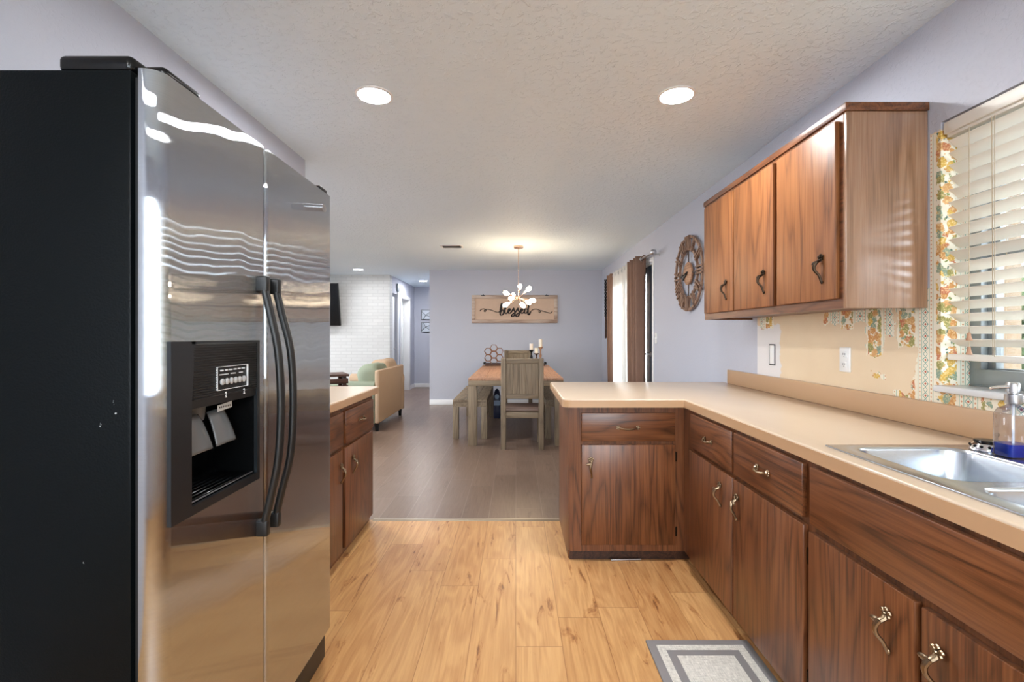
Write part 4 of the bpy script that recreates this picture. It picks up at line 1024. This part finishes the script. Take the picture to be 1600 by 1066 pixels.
# ------------------------------------------------------------------ ceiling fixtures
def downlight(x, y, label, r=0.078, lens='lamp'):
    t = thing('recessed_light', label, 'ceiling light', (x, y, CEIL), 'recessed ceiling lights')
    obj('trim_ring', MB().lathe([(r + 0.014, 0), (r + 0.014, -0.004), (r + 0.002, -0.008), (r, -0.006), (r, 0)], (x, y, CEIL), 36), 'white_trim', t)
    obj('lens', MB().lathe([(0.0, -0.0045), (r, -0.0045), (r, -0.001)], (x, y, CEIL), 36), lens, t)
    return t
downlight(-0.710, 2.39, 'lit recessed light on the left of the kitchen ceiling')
downlight(0.805, 2.39, 'lit recessed light on the right of the kitchen ceiling')
downlight(-2.86, 8.65, 'lit recessed light in the living room ceiling near the brick', lens='lamp_dim')
downlight(-2.03, 10.45, 'small lit recessed light over the hallway')
for (x, y) in ((-0.71, -0.9), (0.805, -0.9)): downlight(x, y, 'unseen fill light added overhead behind the camera')  # lamps added out of view to fill the kitchen with light
downlight(-3.25, 10.7, 'unseen fill light added in the room behind the hallway door', lens='lamp_dim')  # hidden lamp added to brighten the hallway
for (x, y) in ((-4.8, 8.65), (-2.86, 5.6), (-4.8, 5.6), (-2.05, 4.3)): downlight(x, y, 'fill light added over the living room out of view', lens='lamp_fill')  # hidden lamps added to brighten the living and dining rooms
vt = thing('ceiling_vent', 'white metal air register in the dining room ceiling', 'vent', (-0.86, 6.42, CEIL))
obj('frame', MB().box(-1.01, -0.71, 6.33, 6.36, CEIL - 0.008, CEIL, 0.002).box(-1.01, -0.71, 6.48, 6.51, CEIL - 0.008, CEIL, 0.002).box(-1.01, -0.98, 6.36, 6.48, CEIL - 0.008, CEIL, 0.002).box(-0.74, -0.71, 6.36, 6.48, CEIL - 0.008, CEIL, 0.002), 'white_trim', vt)
obj('duct', MB().box(-0.98, -0.74, 6.36, 6.48, CEIL - 0.002, CEIL - 0.0005), 'black_matte', vt)
mb = MB()
for k in range(4): mb.box(-0.98, -0.74, -0.011, 0.011, -0.001, 0.001, mtx=Matrix.Translation((0, 6.378 + k * 0.028, CEIL - 0.010)) @ Matrix.Rotation(math.radians(40), 4, 'X'))
obj('louvres', mb, 'silver', vt)

# pendant
hx, hy, hz = 0.036, 6.42, 1.775
pd = thing('pendant_light', 'rose gold starburst pendant light with glowing bulbs above the dining table', 'pendant light', (hx, hy, CEIL))
obj('canopy', MB().lathe([(0.0, -0.028), (0.060, -0.028), (0.065, -0.022), (0.065, 0)], (hx, hy, CEIL), 30), 'rose', pd)
obj('rod', MB().cyl((hx, hy, CEIL - 0.028), (hx, hy, hz), 0.006, 12), 'rose', pd)
obj('hub', MB().blob((hx, hy, hz), (0.028, 0.028, 0.028)), 'rose', pd)
dirs = [(-.19, .10, .085), (.13, -.10, .11), (.205, .06, -.03), (.14, -.15, -.075), (.06, -.16, -.11), (-.18, -.06, -.10), (-.11, -.20, -.02), (-.08, .20, .06), (.05, .20, -.08), (.02, .12, .17)]
for d in dirs:
    v = Vector(d); v.normalize(); p = Vector((hx, hy, hz))
    a = obj('arm', MB().tube([p + v * 0.02, p + v * 0.115], 0.005, 10).tube([p + v * 0.105, p + v * 0.150], [0.011, 0.013], 12), 'rose', pd)
    q = v.to_track_quat('Z', 'Y').to_matrix().to_4x4()
    obj('bulb', MB().lathe([(0.010, 0.0), (0.013, 0.012), (0.024, 0.038), (0.0285, 0.062), (0.024, 0.084), (0.012, 0.096), (0.0, 0.099)], p + v * 0.148, 18, q), 'bulb', a)

# ------------------------------------------------------------------ wall sign
sg = thing('wall_sign', 'framed wooden wall sign reading blessed above the dining table', 'sign', (-0.02, YB, 1.50))
sx0, sx1, sz0, sz1 = -0.810, 0.765, 1.500, 2.015
mb = MB(); t = 0.065
mb.box(sx0, sx1, YB - 0.034, YB - 0.002, sz1 - t, sz1, 0.006).box(sx0, sx1, YB - 0.034, YB - 0.002, sz0, sz0 + t, 0.006).box(sx0, sx0 + t, YB - 0.034, YB - 0.002, sz0 + t, sz1 - t, 0.006).box(sx1 - t, sx1, YB - 0.034, YB - 0.002, sz0 + t, sz1 - t, 0.006)
obj('frame', mb, 'white_wash', sg)
obj('panel', MB().box(sx0 + t, sx1 - t, YB - 0.020, YB - 0.006, sz0 + t, sz1 - t), 'sign_panel', sg)
strokes = [
 [(-3.6, .55), (-3.35, .85), (-2.9, .98), (-2.5, .78), (-2.62, .45), (-2.85, .55), (-2.55, .88), (-1.9, .86), (-1.2, .60), (-.5, .32), (0.0, .40), (.25, .9), (.52, 1.75), (.48, 2.1), (.30, 1.8), (.16, .9), (.12, .1)],
 [(.12, .1), (.2, -.25), (.45, -.28), (.72, .05), (.78, .5), (.6, .78), (.35, .62), (.22, .3)],
 [(.78, .45), (1.05, .9), (1.22, 1.6), (1.16, 1.9), (1.02, 1.5), (.98, .5), (1.08, .05), (1.3, .05), (1.5, .35)],
 [(1.5, .35), (1.85, .6), (1.95, .92), (1.75, 1.0), (1.58, .6), (1.66, .15), (1.92, .08), (2.2, .4)],
 [(2.2, .4), (2.62, 1.15), (2.60, .85), (2.82, .3), (2.72, -.35), (2.35, -.55), (2.2, -.3), (2.5, -.02), (3.0, .4)],
 [(3.0, .4), (3.42, 1.15), (3.40, .85), (3.62, .3), (3.52, -.35), (3.15, -.55), (3.0, -.3), (3.3, -.02), (3.8, .35)],
 [(3.8, .35), (4.15, .6), (4.25, .92), (4.05, 1.0), (3.88, .6), (3.96, .15), (4.22, .08), (4.5, .35)],
 [(5.15, .85), (4.85, 1.0), (4.6, .7), (4.62, .2), (4.85, .08), (5.1, .4), (5.25, 1.0), (5.42, 1.95)],
 [(5.42, 1.95), (5.25, 1.0), (5.22, .2), (5.3, -.2), (5.5, -.1), (5.75, .45), (6.2, .85), (6.8, .92), (7.3, .72), (7.55, .45), (7.35, .22), (7.25, .45), (7.6, .62), (8.3, .40), (9.1, .16), (9.5, .2), (9.7, .55)],
]
mb = MB()
for s in strokes:
    P = catmull([(p[0], 0, p[1]) for p in s], 8); rs = []
    for i in range(len(P)):
        d = P[min(i + 1, len(P) - 1)] - P[max(i - 1, 0)]
        ver = abs(d.z) / (d.length + 1e-6); rs.append(0.006 + 0.0085 * ver * (1 if -0.4 < P[i].x < 5.7 else 0.25))
    mb.tube([(-0.30 + p.x * 0.1, YB - 0.022, 1.672 + p.z * 0.092) for p in P], rs, 8, flat=0.35 if False else 1.0)
obj('lettering', mb, 'black_paint', sg)
for x in (-0.60, 0.565): obj('hook', MB().box(x - 0.035, x + 0.035, YB - 0.040, YB - 0.030, sz1 - 0.018, sz1 - 0.002, 0.003).tube([(x, YB - 0.02, sz1 - 0.01), (x, YB - 0.012, sz1 + 0.02)], 0.006, 8), 'iron', sg)

# ------------------------------------------------------------------ dining table and seats
TY0, TY1, TX0, TX1, TZ = 5.48, 7.98, -0.548, 0.548, 0.778
tb = thing('dining_table', 'weathered wooden dining table with thick square legs', 'table', (0, 6.7, 0))
mb = MB()
for k in range(6):
    a = TX0 + (TX1 - TX0) * k / 6; mb.box(a + 0.0008, a + (TX1 - TX0) / 6 - 0.0008, TY0, TY1, TZ - 0.028, TZ, 0.002, 1)
obj('tabletop', mb, 'honey_y', tb)
obj('apron', MB().box(TX0, TX1, TY0, TY0 + 0.03, TZ - 0.088, TZ - 0.029, 0.002).box(TX0, TX1, TY1 - 0.03, TY1, TZ - 0.088, TZ - 0.029, 0.002).box(TX0, TX0 + 0.03, TY0 + 0.03, TY1 - 0.03, TZ - 0.088, TZ - 0.029).box(TX1 - 0.03, TX1, TY0 + 0.03, TY1 - 0.03, TZ - 0.088, TZ - 0.029), 'farm_x', tb)
for x in (TX0, TX1 - 0.098):
    for y in (TY0, TY1 - 0.098): obj('leg', MB().box(x, x + 0.098, y, y + 0.098, 0, TZ - 0.089, 0.004), 'farm_z', tb)
bn = thing('bench', 'weathered wooden bench tucked along the left side of the dining table', 'bench', (-0.565, 6.7, 0), 'dining benches')
def bench_parts(t):
    x0, x1, y0, y1, z = -0.21, 0.21, -0.84, 0.84, 0.480
    mb = MB()
    for k in range(3): mb.box(x0 + 0.14 * k + 0.0008, x0 + 0.14 * (k + 1) - 0.0008, y0, y1, z - 0.03, z, 0.002, 1)
    obj('seat', mb, 'farm_y', t, world=False)
    obj('apron', MB().box(x0, x1, y0, y0 + 0.025, z - 0.085, z - 0.031).box(x0, x1, y1 - 0.025, y1, z - 0.085, z - 0.031).box(x0, x0 + 0.025, y0 + 0.025, y1 - 0.025, z - 0.085, z - 0.031).box(x1 - 0.025, x1, y0 + 0.025, y1 - 0.025, z - 0.085, z - 0.031), 'farm_y', t, world=False)
    for x in (x0, x1 - 0.07):
        for y in (y0, y1 - 0.07): obj('leg', MB().box(x, x + 0.07, y, y + 0.07, 0, z - 0.086, 0.003), 'farm_z', t, world=False)
bench_parts(bn)
dup(bn, (0.575, 6.7, 0), 'weathered wooden bench along the right side of the dining table', PI)
ch = thing('dining_chair', 'weathered wooden dining chair at the near end of the table, its back to the kitchen', 'chair', (0.072, 5.47, 0), 'dining chairs')
def chair_parts(t):
    w = 0.238
    for s in (-1, 1):
        x0 = s * w - (0.0 if s < 0 else 0.055)
        obj('leg', MB().box(x0, x0 + 0.055, -0.17, -0.115, 0, 1.015, 0.004), 'farm_z', t, world=False)
        obj('leg', MB().box(x0, x0 + 0.05, 0.215, 0.265, 0, 0.415, 0.004), 'farm_z', t, world=False)
    obj('backrest', MB().box(-w + 0.056, w - 0.056, -0.160, -0.128, 0.955, 1.012, 0.004).box(-w + 0.056, w - 0.056, -0.160, -0.128, 0.565, 0.615, 0.004).box(-w + 0.056, w - 0.056, -0.152, -0.134, 0.615, 0.955), 'farm_x', t, world=False)
    mb = MB()
    for k in range(5):
        a = -w + 0.057 + (2 * w - 0.114) * k / 5; mb.box(a + 0.001, a + (2 * w - 0.114) / 5 - 0.001, -0.157, -0.131, 0.616, 0.954, 0.002, 1)
    obj('back_panel', mb, 'farm_z', t, world=False)
    obj('seat', MB().box(-w - 0.003, w + 0.003, -0.114, 0.275, 0.417, 0.445, 0.006).box(-w + 0.02, w - 0.02, -0.105, 0.262, 0.445, 0.460, 0.008), 'seat', t, world=False)
    obj('apron', MB().box(-w + 0.056, w - 0.056, -0.158, -0.128, 0.350, 0.416, 0.003).box(-w + 0.05, w - 0.05, 0.225, 0.255, 0.350, 0.416, 0.003).box(-w + 0.01, -w + 0.035, -0.114, 0.214, 0.350, 0.416).box(w - 0.035, w - 0.01, -0.114, 0.214, 0.350, 0.416), 'farm_x', t, world=False)
chair_parts(ch)
fc = dup(ch, (0.037, 8.18, 0), 'weathered wooden dining chair at the far end of the table against the back wall', PI)

# on the table
tr = thing('serving_tray', 'long wooden tray with black iron handles across the far end of the table', 'tray', (-0.015, 7.86, TZ))
obj('tray_base', MB().box(-0.50, 0.47, 7.75, 7.95, TZ + 0.001, TZ + 0.014, 0.002).box(-0.50, 0.47, 7.75, 7.765, TZ + 0.014, TZ + 0.040, 0.002).box(-0.50, 0.47, 7.935, 7.95, TZ + 0.014, TZ + 0.040, 0.002), 'dark_wood', tr)
for s, x in ((-1, -0.50), (1, 0.47)): obj('handle', MB().box(min(x, x + s * 0.03), max(x, x + s * 0.03), 7.76, 7.94, TZ + 0.022, TZ + 0.058, 0.006), 'iron', tr)
hr = thing('wine_rack', 'honeycomb wooden wine rack of seven hexagons on the table', 'wine rack', (-0.36, 7.85, TZ + 0.014))
hexR = 0.0625
cz0 = TZ + 0.0155 + hexR * 0.866
cells = [(0, 0), (0, 2), (0, 1)] ; step_ = hexR * 0.866 * 2 + 0.002
centers = [(-0.362, cz0 + step_ * k) for k in range(3)] + [(-0.362 + s * hexR * 1.53, cz0 + step_ * (k + 0.5)) for s in (-1, 1) for k in range(2)]
for (cx, cz) in centers:
    mb = MB(); ro, ri = hexR, hexR - 0.009; A = [math.radians(60 * j) for j in range(6)]; vs = []
    for j in range(6): vs.append([mb.b.verts.new((cx + r * math.cos(A[j]), y, cz + r * math.sin(A[j]))) for (r, y) in ((ro, 7.79), (ro, 7.91), (ri, 7.91), (ri, 7.79))])
    for j in range(6):
        for k in range(4): mb.b.faces.new((vs[j][k], vs[(j + 1) % 6][k], vs[(j + 1) % 6][(k + 1) % 4], vs[j][(k + 1) % 4]))
    bmesh.ops.recalc_face_normals(mb.b, faces=mb.b.faces)
    obj('cell', mb, 'wood_door', hr, smooth=False)
zt0 = TZ + 0.0145
for (x, y, top, h, wd_, lab) in ((0.256, 7.84, 1.140, 0.105, 'iron', 'shorter left candle holder of dark metal on the tray'), (0.408, 7.875, 1.212, 0.128, 'honey_z', 'tallest candle holder with a turned wooden stem on the tray'), (0.338, 7.813, 1.070, 0.088, 'dark_wood', 'lowest front candle holder between the other two')):
    hz_ = top - h
    L = hz_ - zt0
    tag(obj('candle_holder', MB().lathe([(0.040, 0), (0.040, 0.008), (0.016, 0.02), (0.012, L * 0.35), (0.022, L * 0.5), (0.010, L * 0.68), (0.014, L * 0.85), (0.040, L - 0.010), (0.042, L - 0.0015), (0.0, L - 0.0015)], (x, y, zt0), 22), wd_), lab, 'candle holder', 'candle holders on the tray')
    cn = thing('candle', lab.replace('candle holder of dark metal', 'ivory pillar candle').replace('candle holder with a turned wooden stem', 'ivory pillar candle').replace('candle holder between the other two', 'ivory pillar candle of the three'), 'candle', (x, y, hz_), 'pillar candles')
    obj('wax', MB().lathe([(0.0, 0.0), (0.029, 0.0), (0.030, 0.003), (0.030, h - 0.003), (0.027, h), (0.015, h - 0.004), (0.0, h - 0.005)], (x, y, hz_ - 0.001), 22), 'candle', cn)
    obj('wick', MB().cyl((x, y, hz_ + h - 0.006), (x + 0.001, y, hz_ + h + 0.006), 0.001, 6), 'iron', cn)

bg_ = thing('food_bag', 'dark blue printed bag standing on the floor under the dining table', 'bag', (-0.29, 7.35, 0))
obj('sack', loft(-0.345, -0.235, 7.30, 7.40, [(0.006, 0.0, 0.02), (0.0, 0.02, 0.03), (0.0, 0.34, 0.03), (0.02, 0.42, 0.02), (0.042, 0.45, 0.004)]), 'bag_blue', bg_)
obj('print', MB().box(-0.335, -0.245, 7.2965, 7.2995, 0.20, 0.275).blob((-0.29, 7.299, 0.335), (0.036, 0.002, 0.036), 1, 14), 'bag_pale', bg_)

# ------------------------------------------------------------------ living room
so = thing('sofa', 'tan loveseat with sage green cushions, its back to the dining room', 'sofa', (-2.3, 6.95, 0))
A0, A1 = 6.26, 7.66
obj('back', MB().box(-1.86, -1.80, A0 + 0.01, A1 - 0.01, 0.11, 0.812, 0.022, 3), 'sofa_tan', so)
obj('base', MB().box(-2.62, -1.861, A0 + 0.14, A1 - 0.14, 0.11, 0.30, 0.012), 'sofa_tan', so)
for y in (A0, A1 - 0.15):
    P = [(y + 0.01, 0.11), (y + 0.14, 0.11), (y + 0.14, 0.53)] + [(y + 0.075 + 0.085 * math.cos(math.radians(q)), 0.580 + 0.085 * math.sin(math.radians(q))) for q in range(-30, 211, 20)] + [(y + 0.01, 0.53)]
    obj('arm', MB().prism(P, -2.62, -1.861 if y < 7 else -1.79, 'x', 0.006), 'sofa_green' if y < 7 else 'sofa_tan', so)
ym = (A0 + A1) / 2
for (a, b) in ((A0 + 0.145, ym), (ym, A1 - 0.145)): obj('seat_cushion', MB().blob((-2.25, (a + b) / 2, 0.385), (0.385, (b - a) / 2, 0.085), 0.35, 28), 'sofa_green', so)
for i, (a, b, z) in enumerate(((A0 + 0.10, ym + 0.02, 0.67), (ym - 0.02, A1 - 0.10, 0.70))):
    obj('back_cushion', MB().blob((-1.985, (a + b) / 2, z), (0.15, (b - a) / 2, 0.215), 0.5, 28, Matrix.Rotation(math.radians(-10), 4, 'Y'), 0.10, i * 3.1), 'sofa_green' if i == 0 else 'sofa_tan', so)
for (x, y) in ((-1.84, A0 + 0.07), (-1.84, A1 - 0.08), (-2.56, A0 + 0.07), (-2.56, A1 - 0.08)):
    obj('leg', MB().lathe([(0.026, 0), (0.036, 0.108)], (x, y, 0.001), 4, Matrix.Rotation(PI / 4, 4, 'Z')), 'iron', so)
ct_ = thing('end_table', 'dark slatted wooden end table beyond the left counter', 'side table', (-2.12, 5.75, 0), None, math.radians(30))
ex0, ex1, ey0, ey1 = -2.34, -1.93, 5.55, 5.95
mb = MB()
for k in range(4): mb.box(ex0, ex1, ey0 + 0.1 * k + 0.002, ey0 + 0.1 * (k + 1) - 0.002, 0.785, 0.812, 0.003, 1)
obj('table_top', mb, 'dark_wood', ct_)
mb = MB()
for z in (0.70, 0.62):
    mb.box(ex0 + 0.01, ex1 - 0.01, ey0 + 0.005, ey0 + 0.022, z, z + 0.06, 0.002).box(ex1 - 0.026, ex1 - 0.009, ey0 + 0.022, ey1 - 0.005, z, z + 0.06, 0.002).box(ex0 + 0.01, ex0 + 0.027, ey0 + 0.022, ey1 - 0.005, z, z + 0.06, 0.002)
obj('side_slat', mb, 'dark_wood', ct_)
for x in (ex0 + 0.028, ex1 - 0.068):
    for y in (ey0 + 0.024, ey1 - 0.064): obj('leg', MB().box(x, x + 0.04, y, y + 0.04, 0, 0.784, 0.003), 'dark_wood', ct_)
ct_.location.x = -2.245
tv = thing('television', 'black flat television tilted down on the white brick wall', 'television', (-4.2, 9.3, 1.87))
mt = Matrix.Translation((-4.16, 9.28, 1.875)) @ Matrix.Rotation(math.radians(10), 4, 'X')
obj('bezel', MB().box(-0.73, 0.73, -0.02, 0.02, -0.415, 0.415, 0.006).xf(mt), 'black_matte', tv)
obj('screen', MB().box(-0.715, 0.715, -0.0215, -0.0205, -0.40, 0.40).xf(mt), 'black_gloss', tv)
obj('wall_mount', MB().box(-4.36, -3.96, 9.36, 9.449, 1.75, 1.98, 0.004).cyl((-4.16, 9.36, 1.87), (-4.16, 9.29, 1.875), 0.03), 'iron', tv)
for zc, lab in ((1.785, 'upper square mirrored panel with dark lattice on the hallway wall'), (1.475, 'lower square mirrored panel with dark lattice on the hallway wall')):
    a = thing('wall_art', lab, 'wall art', (-2.19, 11.75, zc), 'square hallway wall panels')
    x0, x1 = -2.325, -2.055; h = 0.122
    obj('mirror', MB().box(x0 + 0.008, x1 - 0.008, 11.728, 11.749, zc - h + 0.008, zc + h - 0.008), 'mirror_art', a)
    obj('frame', rect_frame(MB(), x0, x1, 11.722, 11.7495, zc - h, zc + h, 0.011) if False else MB().box(x0, x0 + 0.011, 11.722, 11.7495, zc - h, zc + h).box(x1 - 0.011, x1, 11.722, 11.7495, zc - h, zc + h).box(x0, x1, 11.722, 11.7495, zc + h - 0.011, zc + h).box(x0, x1, 11.722, 11.7495, zc - h, zc - h + 0.014), 'iron', a)
    s = 1 if zc > 1.6 else -1
    obj('lattice', MB().tube(catmull([(x0 + 0.01, 11.725, zc + s * 0.08), (x0 + 0.10, 11.725, zc), (x1 - 0.04, 11.725, zc - s * 0.06)], 5), 0.006, 6).tube(catmull([(x0 + 0.05, 11.725, zc - s * 0.11), (x0 + 0.11, 11.725, zc - s * 0.01), (x1 - 0.08, 11.725, zc + s * 0.05), (x1 - 0.02, 11.725, zc + s * 0.11)], 5), 0.006, 6), 'iron', a)
cb_ = tag(obj('door_chime', MB().box(-2.5, -2.46, 9.97, 10.10, 2.20, 2.36, 0.006), 'alu'), 'small grey door chime box high on the hallway wall', 'door chime')
